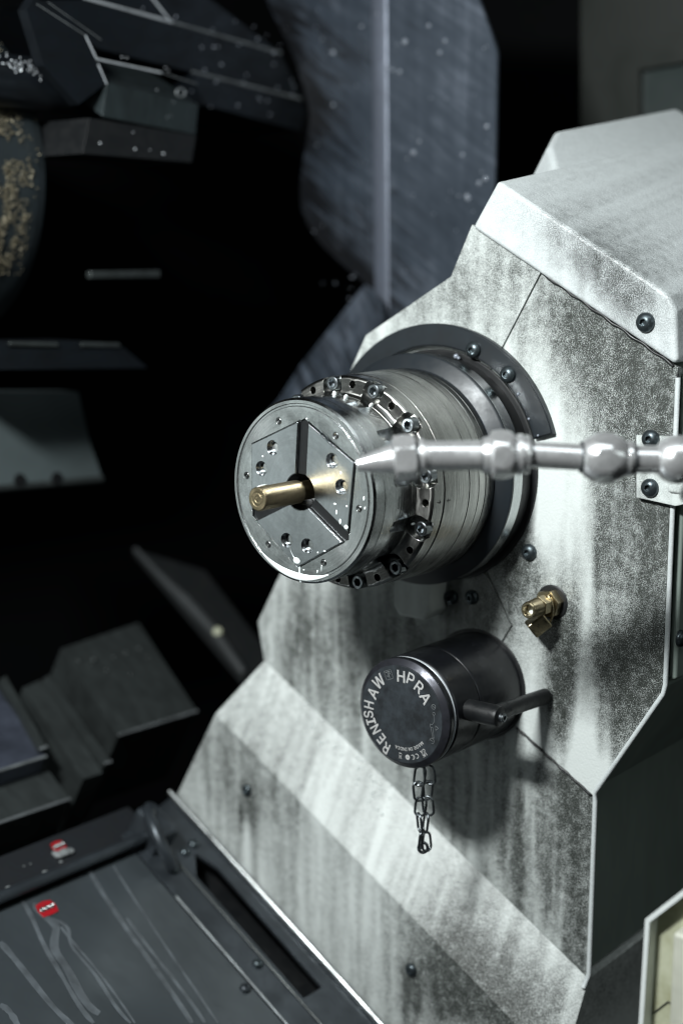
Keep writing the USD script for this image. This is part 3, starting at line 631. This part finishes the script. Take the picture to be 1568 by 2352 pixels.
# ------------------------------------------------------------------ ball chain below the probe
cn = thing('safety_chain', 'thin steel chain looped double below the round black mount', 'chain', (-.085, Y0, Z0 - .045))
def link(c, L_, W_, r, dirv, nrm):
    """stadium-shaped wire link: long axis dirv, width axis nrm"""
    a = np.linspace(0, 2 * np.pi, 28, endpoint=False); hl = L_ / 2 - W_ / 2
    pts = [np.array(c) + dirv * (math.sin(t) * W_ / 2 + math.copysign(hl, math.sin(t)) * min(1, abs(math.sin(t)) * 6)) + nrm * math.cos(t) * W_ / 2 for t in a]
    return tube(pts, r, 8, closed=True)
cx = -.0850
chain_top = Z0 - .0440
side = np.array([-.64, .77, 0]); side /= np.linalg.norm(side); face_ = np.array([.77, .64, 0])
cbase = at(973, 1768, X, cx)
for k, (sx, zs) in enumerate(((-.0038, (0, .0128, .0256, .0395, .0535)), (.0040, (-.0010, .0122, .0250, .0392, .0555)))):
    for i, dz in enumerate(zs):
        c_ = cbase + side * (sx * (1 - .12 * i) + .0006 * (-1) ** i) - np.array([0, 0, dz + .0055])
        nr = side * math.cos(.5 * (i + k)) + face_ * math.sin(.5 * (i + k)) if i != 3 else face_ * .95 + side * .3
        if i in (0, 1, 2): nr = side * .93 + face_ * .36 * (-1) ** i
        nr = nr / np.linalg.norm(nr)
        tilt = np.array([0, 0, 1.0]) + side * (.10 * (-1) ** (i + k)); tilt /= np.linalg.norm(tilt)
        obj('link', link(c_, .0160, .0088, .00105, tilt, nr), M_BOLT, cn, smooth=True)
c_ = cbase - np.array([0, 0, .0660]); tt = np.linspace(0, 2 * np.pi, 24, endpoint=False)
obj('end_ring', tube([c_ + side * .0036 * math.cos(t) + np.array([0, 0, 1]) * .0042 * math.sin(t) for t in tt], .0013, 8, True), M_BOLT, cn, smooth=True)

# ------------------------------------------------------------------ brass fitting
fp = at(1268, 1383, X, -D)
ft = thing('brass_fitting', 'small brass pipe fitting with open threaded end on the white panel', 'pipe fitting', fp)
Xn = X
obj('seal_ring', place(lathez([(0, -.004), (.0142, -.004), (.0142, .0008), (.0128, .0016), (0, .0016)], 48), fp, X), M_RUBBER, ft, smooth=30)
obj('hex_nut', place(hexz(.0200, .0085), fp + X * .0010, X, .2), M_BRASS2, ft)
obj('collar', place(lathez([(0, 0), (.0075, 0), (.0075, .006), (0, .006)], 40), fp + X * .0095, X), M_BRASS2, ft, smooth=30)
obj('hex_body', place(hexz(.0150, .0080), fp + X * .0140, X, .5), M_BRASS2, ft)
thr = [(.0046, 0), (.0064, 0)]
for k in range(7): thr += [(.0070, .0006 + k * .0018), (.0062, .0015 + k * .0018)]
thr += [(.0066, .0138), (.0060, .0145), (.0044, .0145)]
obj('threaded_end', place(lathez(thr, 48), fp + X * .0220, X), M_BRASS2, ft, smooth=30)
obj('bore', place(cylz(.0046, .0046, .001, 24), fp + X * .0285, X), M_MILK, ft)
ang = np.array([.55, -.18, -.80]); ang /= np.linalg.norm(ang)
capm = rounded_box(fp + np.array([.0160, -.0030, -.0155]), (.0075, .0065, .0080), .0015, orient(np.array([.55, -.55, -.6]) / .98))
obj('blanking_cap', capm, M_BRASS2, ft, smooth=30)
obj('wire_strap', tube([fp + np.array([.012, .0080 * math.cos(t), -.004 + .0125 * math.sin(t)]) for t in np.linspace(-1.9, 1.3, 20)], .0009, 8), M_BRASS2, ft, smooth=True)

# ------------------------------------------------------------------ coolant nozzle with its bracket
nz = thing('coolant_nozzle', 'shiny jointed metal coolant nozzle crossing in front of the chuck', 'nozzle', (.037, .324, .058))
DEP = .92
ze = np.array([0.0])
def z4(x, y, d=DEP): return at_depth(816.67 + .4791 * x, 816.67 + .4791 * y, d)
K = 1.338e-4
pts_ax = [(5, 525), (175, 496), (290, 484), (350, 481), (600, 478), (640, 477), (760, 473), (830, 474), (1075, 487), (1290, 493), (1330, 497), (1460, 498), (1570, 498)]
def seg(x0, x1, prof, name, m=M_CHROME, hexa=0, sm=30):
    xs = np.array([p[0] for p in pts_ax]); ys = np.array([p[1] for p in pts_ax])
    a = z4(x0, np.interp(x0, xs, ys)); b = z4(x1, np.interp(x1, xs, ys)); Lg = np.linalg.norm(b - a)
    pr_ = [(r * K, t_ * Lg) for t_, r in prof]
    b_ = lathez([(0, 0)] + pr_ + [(0, Lg)], 56)
    if hexa: b_ = b_ ^ hexz(hexa * 2 * K, Lg * 1.2).translate((0, 0, -Lg * .1))
    obj(name, place(b_, a, b - a, .5), m, nz, smooth=sm)
seg(5, 180, [(0, 22), (0, 30), (.04, 33), (.6, 58), (.95, 70), (1, 70)], 'tip')
seg(180, 292, [(0, 60), (0, 90), (.10, 110), (.5, 113), (.90, 110), (1, 88)], 'hex_nut', hexa=99)
seg(292, 350, [(0, 62), (.2, 62), (.22, 86), (.6, 88), (.7, 76), (1, 76)], 'collar')
seg(350, 602, [(0, 72), (1, 72)], 'tube')
seg(602, 640, [(0, 78), (.5, 88), (1, 92)], 'collar')
seg(640, 762, [(0, 92), (.12, 116), (.5, 122), (.85, 112), (1, 96)], 'hex_nut', hexa=110)
seg(762, 832, [(0, 80), (.12, 80), (.14, 98), (.5, 99), (.52, 84), (.66, 84), (.68, 95), (1, 90)], 'collar')
seg(832, 1078, [(0, 64), (1, 64)], 'tube')
seg(1078, 1292, [(0, 66), (.1, 92), (.28, 116), (.5, 126), (.72, 118), (.9, 98), (1, 84)], 'ball_joint', hexa=114)
seg(1292, 1332, [(0, 84), (.5, 86), (1, 74)], 'collar')
seg(1332, 1462, [(0, 66), (1, 66)], 'tube')
seg(1440, 1640, [(0, 60), (.12, 92), (.3, 112), (.5, 118), (.7, 112), (.88, 92), (1, 66)], 'ball_joint')
for xg in (292, 604, 762, 834, 1080, 1294, 1334):
    seg(xg - 4, xg + 4, [(0, 79 if xg < 700 else 76), (1, 79 if xg < 700 else 76)], 'gap_ring', M_DKSTEEL)
bk = at(1496, 1080, X, -D)
e0 = z4(1580, 498); e1 = z4(1700, 560)
path = [e0, e0 + (e1 - e0) * .6 + np.array([0, 0, .004]), np.array([e1[0] - .02, e1[1] + .002, e1[2] - .004]), np.array([-.06, .286, .020]), np.array([-.13, .258, .018]), np.array([-.168, .236, .018])]
from scipy.interpolate import CubicSpline
cs_ = CubicSpline(np.linspace(0, 1, len(path)), np.array(path)); pp = cs_(np.linspace(0, 1, 60))
obj('supply_hose', tube(pp, .0075, 20), M_CHROME, nz, smooth=True)
brp = [onF(1470, 998), onF(1566, 1002), (.262, .03), (.262, .004), onF(1560, 1160), onF(1470, 1140)]
bpc = CS(brp) if CS(brp).area() > 0 else CS(brp[::-1])
bkt = obj('mount_bracket', prism(bpc, -D + .0004, -D + .0062).refine_to_length(.004), M_PAINT, nz, dirt_shade=field([], .25, .3, 21))
for q in ((1493, 1120), (1495, 1008)):
    button_screw('screw', at(*q, X, -D + .0062), X, bkt, .0070)
obj('socket', rounded_box((-.156, .243, .018), (.014, .017, .014), .003), M_PAINT, nz, smooth=30, dirt_shade=field([], .2, .3, 22))

# ------------------------------------------------------------------ background: sheet panel behind the chuck
XB = -.45
bp_ = thing('back_sheet', 'tall blue-grey metal sheet with a highlight painted on its vertical fold behind the casing', 'metal sheet', (XB, -.28, .2))
def pb(q, x=XB): return at(*q, X, x)
fold0, fold1 = pb((871, -200)), pb((878, 760))
Rp = [(871, -200), (1060, -200), (1098, -5), (1134, 95), (1141, 120), (1140, 180), (1135, 430), (1100, 620), (878, 770)]
SHADE_PATH = [pb(q) for q in ((640, 60), (705, 220), (700, 300), (685, 420), (690, 490), (740, 565), (838, 648), (760, 740), (690, 838), (640, 920))]
def edge_shade(P):  # shade painted into the sheet colour along its left boundary
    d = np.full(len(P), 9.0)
    for a, b in zip(SHADE_PATH[:-1], SHADE_PATH[1:]):
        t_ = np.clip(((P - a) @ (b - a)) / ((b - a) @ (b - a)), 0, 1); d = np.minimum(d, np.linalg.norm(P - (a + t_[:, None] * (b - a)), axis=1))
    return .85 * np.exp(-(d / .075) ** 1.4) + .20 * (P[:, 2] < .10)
def sheet(pts):
    t_ = tm(slab(pts, -X * .004)); return t_.subdivide_to_size(.02, max_iter=12)
obj('right_sheet', sheet([pb(q) for q in Rp]), M_SHEET, bp_, dirt_shade=edge_shade)
def chaikin(p, n=2):
    p = np.array(p, float)
    for _ in range(n):
        q = np.roll(p, -1, 0); p = np.stack([p * .75 + q * .25, p * .25 + q * .75], 1).reshape(-1, 2)
    return p
Lp = [(869, -200), (869, -100), (868, 600), (875, 690), (838, 650), (790, 612), (735, 560), (705, 515), (688, 470), (690, 400), (708, 300), (712, 255), (694, 190), (672, 120), (640, 60), (600, -30), (560, -120), (600, -200)]
obj('left_sheet', sheet([pb(q) for q in chaikin(Lp, 2)]), M_SHEET, bp_, dirt_shade=edge_shade)
lo = []
for q in [(838, 652), (876, 690), (876, 770), (876, 1000), (640, 1100), (600, 960), (640, 915), (690, 838)]:
    zr = pb((838, 652))[2]; p = pb(q); lo.append(at(*q, (1, 0, .9), XB + .9 * zr))
obj('lower_sheet', sheet(lo), M_SHEET, bp_, dirt_shade=lambda P: np.full(len(P), .42))  # leaned downward and tinted dark so this part looks shaded
obj('fold', tube([pb((870, -190)), pb((874, 300)), pb((878, 765))], .0105, 16).apply_translation((-XB, 0, 0)).apply_transform(np.diag([.22, 1, 1, 1])).apply_translation((XB, 0, 0)), simple('fold_highlight', (.15, .17, .215), metallic=.4, rough=.42, var=.3, scale=30), bp_, smooth=True)  # the highlight of the fold is put into its paler colour
wd = []
dr = [(902, 160), (918, 164), (765, 240), (963, 324), (1022, 93), (985, 58), (868, 32), (1072, 450), (1075, 455), (1100, 420), (1115, 410), (950, 350), (890, 155), (1010, 120), (930, 95), (1062, 355), (765, 120), (1118, 290), (830, 60)]
for q in dr: wd.append(ball(pb(q), .0018 + .0014 * random.random(), 10))
for _ in range(60):
    q = (random.uniform(720, 1130), random.uniform(20, 700)); wd.append(ball(pb(q), .0005 + .0008 * random.random(), 8))
obj('water_drops', cat_(*wd), M_DROP, bp_, smooth=True, kind='stuff')
# dark machine chamber behind everything
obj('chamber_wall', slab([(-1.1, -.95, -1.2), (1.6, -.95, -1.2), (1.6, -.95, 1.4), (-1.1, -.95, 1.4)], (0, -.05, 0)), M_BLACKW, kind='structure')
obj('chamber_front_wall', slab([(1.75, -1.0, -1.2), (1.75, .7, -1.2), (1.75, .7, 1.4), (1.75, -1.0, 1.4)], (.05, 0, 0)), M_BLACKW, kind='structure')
obj('added_reflector_sheet', slab([(.78, -.90, -1.2), (1.75, -.90, -1.2), (1.75, -.90, 1.4), (.78, -.90, 1.4)], (0, -.04, 0)), M_REFLECTOR, kind='structure')  # unseen pale sheet added as a reflection for the chuck face
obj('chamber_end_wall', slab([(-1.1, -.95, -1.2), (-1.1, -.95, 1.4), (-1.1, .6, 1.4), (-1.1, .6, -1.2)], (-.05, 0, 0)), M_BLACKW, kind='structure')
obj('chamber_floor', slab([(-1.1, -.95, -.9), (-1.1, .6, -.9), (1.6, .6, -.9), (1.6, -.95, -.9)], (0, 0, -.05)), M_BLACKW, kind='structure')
# grey-green wall with a framed window at the far right
XW = -.75
gw = thing('far_wall_panel', 'dim grey-green wall with a framed pane above the casing at right', 'wall', (XW, -.1, .3))
def pw(x, y): return at(x, y, X, XW)
obj('wall_sheet', slab([pw(1333, -150), pw(1700, -150), pw(1700, 500), pw(1333, 500)], -X * .01), M_GREEN, gw)
fr = CrossSection([np.array([(pw(1430, 105)[1], pw(1430, 105)[2]), (pw(1720, 60)[1], pw(1720, 60)[2]), (pw(1720, 520)[1], pw(1720, 520)[2]), (pw(1430, 520)[1], pw(1430, 520)[2])])], m3.FillRule.NonZero)
fi = CrossSection([np.array([(pw(1478, 162)[1], pw(1478, 162)[2]), (pw(1720, 120)[1], pw(1720, 120)[2]), (pw(1720, 520)[1], pw(1720, 520)[2]), (pw(1478, 520)[1], pw(1478, 520)[2])])], m3.FillRule.NonZero)
frm = fr - fi
obj('frame', prism(frm, XW, XW + .012), M_GREEN, gw)
obj('pane', prism(fi, XW + .0005, XW + .002), M_PANE, gw)

# ------------------------------------------------------------------ tool turret at the upper left
YT = -.40
def pt(x, y, Y=YT): return at(x, y, (0, 1, 0), Y)
def edge(a, b, r, name, parent, Y=YT, m=M_EDGE): return obj(name, tube([pt(*a, Y), pt(*b, Y)], r, 8), m, parent, smooth=True)
tu = thing('turret_cover', 'dark sloping turret cover with painted edge highlights at the top', 'machine cover', pt(450, 100))
obj('upper_panel', slab([pt(-40, -120), pt(330, -120), pt(640, 118), pt(395, 50), pt(195, -4), pt(-40, -60)], (0, -.15, .03)), M_TURRET, tu)
obj('middle_panel', slab([pt(195, -2), pt(395, 50), pt(640, 120), pt(692, 225), pt(440, 164), pt(225, 110), pt(90, 0)], (0, -.12, .0)), M_TURRET, tu)
obj('lower_panel', slab([pt(440, 166), pt(692, 228), pt(700, 262), pt(690, 300), pt(470, 240)], (0, -.12, .0)), M_TURRET, tu)
for a, b, r, m_ in (((190, -6), (395, 50), .0016, M_EDGE), ((330, -30), (392, 48), .0012, M_EDGE), ((395, 50), (645, 121), .0015, M_LIP), ((440, 164), (690, 226), .0016, M_LIP), ((640, 118), (692, 228), .0008, M_TURRET)):
    edge(a, b, r, 'edge_highlight', tu, m=m_)  # pale bars stand in for highlights on the bevelled edges
wd = [ball(pt(*q), s * .6, 8) for q, s in (((404, 38), .002), ((592, 88), .0022), ((628, 120), .0028), ((548, 102), .0018), ((620, 262), .0016), ((540, 48), .0014), ((328, 18), .0016))]
for _ in range(30): wd.append(ball(pt(random.uniform(430, 690), random.uniform(60, 250)), .0006 + .0007 * random.random(), 6))
obj('water_drops', cat_(*wd), M_DROP, tu, smooth=True, kind='stuff')
tb = thing('tool_block', 'dark wet tool block sticking out below the turret cover', 'tool holder', pt(340, 230))
fY = YT + .05
B0 = [pt(245, 190, fY), pt(455, 240, fY), pt(449, 308, fY), pt(235, 267, fY)]
obj('block', slab(B0, (0, -.10, .055)), simple('block_steel', (.034, .045, .048), metallic=.3, rough=.34, var=.6, scale=40, stretch=(1.5, 1, .6)), tb)
obj('side_plate', slab([pt(80, -10, fY), pt(195, 80, fY), pt(221, 133, fY), pt(245, 190, fY), pt(180, 240, fY), pt(100, 150, fY), pt(60, 20, fY)], (0, -.012, 0)), M_TURRET, tb)
for a, b, r in (((84, 8), (196, 80), .0006), ((110, 4), (232, 90), .0005), ((196, 80), (221, 133), .0009), ((222, 135), (370, 166), .0012), ((225, 146), (245, 192), .0008), ((370, 166), (452, 192), .0006)):
    edge(a, b, r, 'edge_highlight', tb, fY, M_LIP if r < .0008 else M_EDGE)  # highlights along the block edges, drawn as pale bars
obj('ring_screw', tube([pt(415 + 10 * math.cos(t), 212 + 9 * math.sin(t), fY + .004) for t in np.linspace(0, 2 * np.pi, 20, endpoint=False)],   .0011, 8, True), M_LIP, tb, smooth=True)
obj('water_drops', cat_(*[ball(pt(*q, fY), s * .5, 8) for q, s in (((280, 130), .0018), ((292, 132), .0014), ((384, 268), .0010), ((393, 266), .0010), ((380, 155), .0016), ((388, 162), .0014), ((360, 205), .0012), ((398, 234), .0010), ((305, 303), .0014), ((230, 328), .0026), ((310, 342), .0026), ((375, 352), .0026), ((344, 344), .0012))]), M_EDGE, tb, smooth=True, kind='stuff')  # the three largest balls stand for bolts on the block
obj('lower_plate', slab([pt(205, 270, fY), pt(450, 310, fY), pt(440, 372, fY), pt(190, 352, fY)], (0, -.08, 0)), M_DARK, tb)
sh = thing('tool_shaft', 'black oily shaft covered in bright chips at the left edge', 'tool shaft', pt(60, 190))
obj('shaft', tube([pt(-80, 175, YT), pt(60, 190, YT), pt(205, 205, YT)], .024, 24), M_TURRET, sh, smooth=30)
obj('end_collar', tube([pt(203, 205, YT), pt(222, 207, YT)], .027, 24), M_TURRET, sh, smooth=30)
ck = []
for _ in range(90):
    u_ = random.random(); q = (u_ * 210 - 5, 132 + 60 * u_ + random.gauss(0, 9)); ck.append(Manifold.cube((.0012, .0012, .0006 + .001 * random.random())).rotate((random.random() * 180, random.random() * 180, 0)).translate(tuple(pt(*q, YT + .025))))
obj('metal_chips', cat_(*ck), M_EDGE, sh, kind='stuff')
# round drum with swarf
dm = thing('swarf_drum', 'big dark drum crusted with brown metal swarf at the left edge', 'drum', (.05, -.565, .25))
dr_ = lathe([(.25, .02), (.25, .150), (.235, .165), (-.085, .165), (-.100, .160), (-.100, .02)], 160, -.565, .250).refine_to_length(.012)
obj('drum', dr_, simple('drum_steel', (.030, .040, .045), metallic=.3, rough=.45, var=.5, scale=20), dm, smooth=30)
sw = []
cand = np.stack([rng.uniform(-.092, .02, 16000), rng.uniform(-.60, 1.15, 16000)], 1)
nz_ = meshkit.fbm(np.stack([cand[:, 0] * 70, cand[:, 1] * 9, 0 * cand[:, 0] + 2], 1), 3, 5)
keep = cand[(rng.random(16000) > np.clip((-.040 - cand[:, 0]) / .045, 0, .97)) & (nz_ > .40)]
for x_, a_ in keep[:9000]:
    rr_ = .1655 + abs(random.gauss(0, .0010)); s_ = random.uniform(.0004, .0013)
    sw.append(trimesh.creation.box((s_ * 2.2, s_, s_ * .5), trimesh.transformations.random_rotation_matrix(rng.random(3))).apply_translation((x_, -.565 + rr_ * math.cos(a_), .25 + rr_ * math.sin(a_))))
obj('swarf', cat_(*sw), M_SWARF, dm, kind='stuff')

# ------------------------------------------------------------------ slanted bed at the lower left
VB = -.445
def pv(x, y, v=VB): return at(x, y, V, v)
def P3(x, u, v): return X * x + U * u + V * v
# bed plate in front (wet sloping floor plate)
fl = thing('bed_plate', 'wet grey sloping bed plate with pale coolant streaks at bottom left', 'bed plate', P3(.1, .05, VB))
obj('plate', slab([P3(-.048, -.030, VB), P3(.40, -.030, VB), P3(.40, .60, VB), P3(-.048, .60, VB)], -V * .02), M_FLOOR, fl)
stk = []
def streak(pts, w):
    P_ = [pv(*q) + V * .0003 for q in pts]
    c_ = CubicSpline(np.linspace(0, 1, len(P_)), np.array(P_))(np.linspace(0, 1, 40))
    rw = w * (0.6 + .8 * np.array([random.random() for _ in range(40)])); rw = np.convolve(rw, np.ones(5) / 5, 'same') + w * .2
    Tn = np.gradient(c_, axis=0); Tn /= np.linalg.norm(Tn, axis=1)[:, None]; n_ = np.cross(V, Tn)
    vs, fs = [], []
    for i in range(40):
        vs += [c_[i] - n_[i] * rw[i], c_[i] + V * .0003, c_[i] + n_[i] * rw[i]]
        if i: b = 3 * i; fs += [[b - 3, b, b + 1], [b - 3, b + 1, b - 2], [b - 2, b + 1, b + 2], [b - 2, b + 2, b - 1]]
    m_ = trimesh.Trimesh(vs, np.array(fs), process=False)
    if m_.face_normals.mean(0) @ V < 0: m_.invert()
    stk.append(m_)
streak([(0, 2165), (30, 2200), (70, 2250), (118, 2310), (160, 2352), (200, 2400)], .0022)
streak([(50, 2070), (78, 2120), (105, 2180), (140, 2240), (175, 2300), (215, 2352)], .0018)
streak([(82, 2075), (95, 2100), (120, 2120), (128, 2140), (125, 2180), (150, 2220), (182, 2280), (228, 2330)], .0030)
streak([(110, 2110), (140, 2120), (158, 2140), (165, 2175), (210, 2230), (250, 2290), (300, 2352)], .0014)
streak([(140, 2130), (180, 2180), (230, 2240), (310, 2352)], .0011)
streak([(205, 2000), (260, 2090), (330, 2190), (400, 2290), (440, 2352)], .0022)
streak([(0, 2310), (25, 2330), (45, 2370)], .0022)
streak([(290, 2110), (350, 2190), (420, 2280), (470, 2352)], .0016)
streak([(260, 1990), (330, 2100), (410, 2220), (500, 2352)], .0012)
obj('dried_coolant', cat_(*stk), simple('dried_coolant_film', (.105, .12, .133), rough=.30, var=.6, scale=60), fl, smooth=True, kind='stuff')
# red plates
def tag_plate(q, label, v, k_=1.0):
    t_ = thing('red_plate', label, 'plate', pv(*q, v), )
    c0 = pv(*q, v); ex = -X; ey = -U
    hx = [(-1, -.9), (-.2, -1.0), (.9, -.95), (1.1, -.1), (.95, .8), (.1, 1.05), (-.85, .9), (-1.1, .1)]
    obj('plate', slab([c0 + ex * a * .0105 * k_ + ey * b * .0092 * k_ for a, b in hx], V * .0008), M_RED, t_)
    for k in (-1, 0, 1):
        obj('stud', place(lathez([(0, 0), (.0024, 0), (.0024, .0010), (.0018, .0014), (.0010, .0008), (0, .0008)], 24), c0 + ex * .0062 * k * k_ + V * .0008, V), M_MILL, t_, smooth=30)
tag_plate((107, 2088), 'small red plate with three silver studs on the wet bed plate', VB, .82)
tag_plate((134, 1945), 'blurred red plate behind the round bar, partly hidden by pale droplets', VB - .004, .62)
# rail along x with its end bracket
rl = thing('round_rail', 'thin dark round rail along the upper edge of the bed plate', 'rail', P3(.0, -.036, VB))
obj('rail', tube([P3(-.062, -.0345, VB + .010), P3(.40, -.0345, VB + .010)], .0055, 20), M_CHANNEL, rl, smooth=True)
obj('end_bracket', rounded_box(P3(-.072, -.037, VB + .012), (.012, .020, .016), .004, np.stack([X, U, V], 1)), M_CHANNEL, rl, smooth=30)
obj('bracket_arm', tube([P3(-.078, -.055, VB + .022), P3(-.062, -.040, VB + .030), P3(-.058, -.012, VB + .022), P3(-.066, .004, VB + .006)], .006, 14), M_CHANNEL, rl, smooth=True)
obj('lower_ledge', slab([P3(-.085, -.082, VB - .006), P3(.40, -.082, VB - .006), P3(.40, -.0405, VB - .006), P3(-.09, -.0405, VB - .006)], -V * .03), simple('ledge_black', (.016, .018, .021), rough=.4, var=.4), rl)
obj('droplets', cat_(*[Manifold.sphere(1, 10).scale((s, s, s * .5)).translate(tuple(pv(*q, VB - .005))) for q, s in (((146, 1958), .0068), ((136, 1964), .0055), ((158, 1956), .0055), ((128, 1960), .004), ((104, 2004), .0028), ((128, 2000), .0030), ((140, 1980), .0018), ((20, 2040), .003), ((55, 1990), .001), ((70, 1985), .001))]), M_LETTERD, rl, smooth=True, kind='stuff')
# drain channel along the foot of the casing
dc = thing('drain_channel', 'dark metal channel with a long black slot along the casing foot', 'channel', P3(-.09, .1, VB))
chs = CS([(-.1365, -.072), (-.050, -.052), (-.050, .60), (-.1365, .60)][::1])
if chs.area() < 0: chs = CS([(-.1365, -.072), (-.050, -.052), (-.050, .60), (-.1365, .60)][::-1])
slot = CS([(-.113, .022), (-.104, -.004), (-.085, .020), (-.084, .172), (-.110, .172)])
if slot.area() < 0: slot = CS([(-.113, .022), (-.104, -.004), (-.085, .020), (-.084, .172), (-.110, .172)][::-1])
def xu(cs, v0, v1):
    m = cs.extrude(v1 - v0); A = np.zeros((3, 4)); A[:, 0] = X; A[:, 1] = U; A[:, 2] = V; A[:, 3] = V * v0
    t_ = m.transform(A)
    if np.linalg.det(A[:, :3]) < 0:
        pass
    return t_
def fixn(m):
    t_ = tm(m)
    if t_.volume < 0: t_.invert()
    return t_
obj('channel_plate', fixn(xu(chs - slot, VB - .003, VB + .0005)), M_CHANNEL, dc)
obj('slot_floor', fixn(xu(CS([(-.13, -.02), (-.06, -.02), (-.06, .2), (-.13, .2)]), VB - .03, VB - .028)), M_DARK, dc)
obj('bright_lip', tube([P3(-.1300, -.075, VB + .003), P3(-.1300, .6, VB + .003)], .0034, 12), M_MILL, dc, smooth=True)
obj('fold_edge', tube([P3(-.0790, -.02, VB + .001), P3(-.0790, .6, VB + .001)], .0012, 8), M_COVER, dc, smooth=True)
obj('outer_strip', tube([P3(-.050, .030, VB + .001), P3(-.049, .6, VB + .001)], .0014, 8), M_LIP, dc, smooth=True)
for q in ((592, 2215), (445, 1940), (425, 1958), (398, 2000)):
    button_screw('screw', pv(*q, VB + .0005), V, dc, .0050)
button_screw('screw', pv(563, 2272, VB), V, dc, .0050, m=M_CHANNEL)
# telescopic way covers
def cover(label, corners, v, t_, lip=True, m=None):
    w_ = thing('way_cover', label, 'way cover', pv(*corners[0], v), )
    pts = [pv(*q, v) for q in corners]
    obj('plate', slab(pts, -V * t_), m or M_COVER, w_)
    if lip: obj('front_lip', tube([pts[1] + V * .0003, pts[2] + V * .0003], .0017, 8), M_LIP, w_, smooth=True)
    return w_
w1 = cover('widest dark way cover with a bright front edge left of the casing foot', [(140, 1490), (272, 1690), (452, 1634), (318, 1430)], -.440, .10)
obj('chips', cat_(*[ball(pv(*q, -.440), s, 8) for q, s in (((180, 1518), .003), ((215, 1516), .0035), ((262, 1510), .002), ((290, 1500), .003), ((320, 1490), .003), ((245, 1540), .0025), ((300, 1550), .0018), ((205, 1530), .002), ((340, 1510), .002))]), M_COVER, w1, smooth=True, kind='stuff')
cover('narrow dark way cover with raised rib beside the widest way cover', [(52, 1580), (192, 1790), (236, 1776), (92, 1562)], -.442, .08, False)
cover('thin raised rib of the way covers, left of the widest one', [(98, 1560), (240, 1755), (256, 1750), (112, 1550)], -.436, .08)
cover('pale wet bluish way cover at the left picture edge, highest of its stack', [(-120, 1560), (-60, 1790), (106, 1738), (-10, 1575)], -.430, .022, True, simple('wet_cover', (.10, .115, .155), metallic=.5, rough=.22, var=.6, scale=30))
cover('grey way cover rim just right of the wet bluish cover', [(0, 1560), (92, 1722), (108, 1716), (14, 1552)], -.424, .030)
cover('small dark way cover below the wet bluish cover at the left edge', [(-160, 1760), (-100, 1925), (160, 1836), (112, 1770)], -.452, .05)
lw = cover('rough dark ledge running behind the casing below the chuck', [(310, 1262), (560, 1560), (640, 1530), (470, 1310)], -.430, .008, False, simple('rough_ledge', (.010, .012, .013), rough=.6, var=.5, scale=40))
obj('ragged_edge', tube([pv(310, 1262, -.43), pv(370, 1325, -.43), pv(425, 1380, -.43), pv(490, 1450, -.43), pv(560, 1545, -.43)], [.004, .005, .009, .008, .006], 8), simple('ledge_crust', (.030, .034, .036), rough=.6, var=.5, scale=60), lw, smooth=True)
obj('droplet', ball(pv(500, 1452, -.424), .006, 12), M_CREAM, lw, smooth=True)
# pale plate far left, half in the dark
lpn = thing('slide_plate', 'dim pale plate with two dark holes at the left picture edge', 'plate', pt(100, 1050, -.5))
Yq = -.50
sp_ = slab([pt(-60, 900, Yq), pt(180, 900, Yq), pt(205, 1010, Yq), pt(236, 1102, Yq), pt(-60, 1134, Yq)], (0, -.03, .0))
obj('plate', sp_, simple('slide_paint', (.10, .125, .13), rough=.4, var=.25, scale=12), lpn)
obj('lower_edge', tube([pt(-60, 1128, Yq), pt(233, 1100, Yq)], .004, 8), M_COVER, lpn, smooth=True)
for q in ((40, 1102), (125, 1098)):
    obj('hole', tube([pt(*q, Yq) + np.array([0, .003, 0]), pt(*q, Yq) + np.array([0, .0045, 0])], .007, 20), M_DARK, lpn, smooth=30)
gl = thing('guide_bar', 'short dim bright bar in the darkness left of the chuck', 'bar', pt(285, 630))
obj('bar', rounded_box((pt(285, 630) + np.array([0, 0, 0])), (.047, .004, .004), .002), M_COVER, gl, smooth=30)
g2 = thing('guide_block', 'faint dark block with two bright top corners left of the chuck', 'block', pt(130, 800))
obj('block', slab([pt(-40, 785), pt(190, 782), pt(275, 790), pt(340, 845), pt(-40, 850)], (0, -.05, 0)), M_TURRET, g2)
for a, b in (((20, 790), (130, 792)), ((185, 792), (272, 793))): edge(a, b, .0028, 'edge', g2, YT, M_COVER)

# ------------------------------------------------------------------ cream bracket at the lower right
XK = -.02
def pk_(x, y): p = at(x, y, X, XK); return (p[1], p[2])
cb = thing('cream_bracket', 'cream painted folded metal bracket with pale rim at lower right', 'bracket', at(1560, 2250, X, XK))
outer = [pk_(1481, 2112), pk_(1600, 2020), pk_(1760, 2020), pk_(1760, 2500), pk_(1462, 2500), pk_(1466, 2352)]
oc = CS(outer) if CS(outer).area() > 0 else CS(outer[::-1])
ic = oc.offset(-.0034, m3.JoinType.Miter)
obj('rim', prism(oc - ic, XK - .03, XK), M_CREAMR, cb)
obj('recess', prism(ic, XK - .03, XK - .012), M_CREAM, cb)
obj('inner_block', rounded_box((XK - .006, pk_(1556, 2225)[0] + .012, pk_(1556, 2225)[1] - .02), (.008, .016, .045), .003), simple('cream_block', (.52, .53, .45), rough=.45, var=.2, scale=60), cb, smooth=30)
obj('clip', tube([(XK - .0115, *pk_(1480, 2345)), (XK - .0115, *pk_(1515, 2318)), (XK - .0115, *pk_(1568, 2345))], .0005, 8), M_RUBBER, cb, smooth=True)
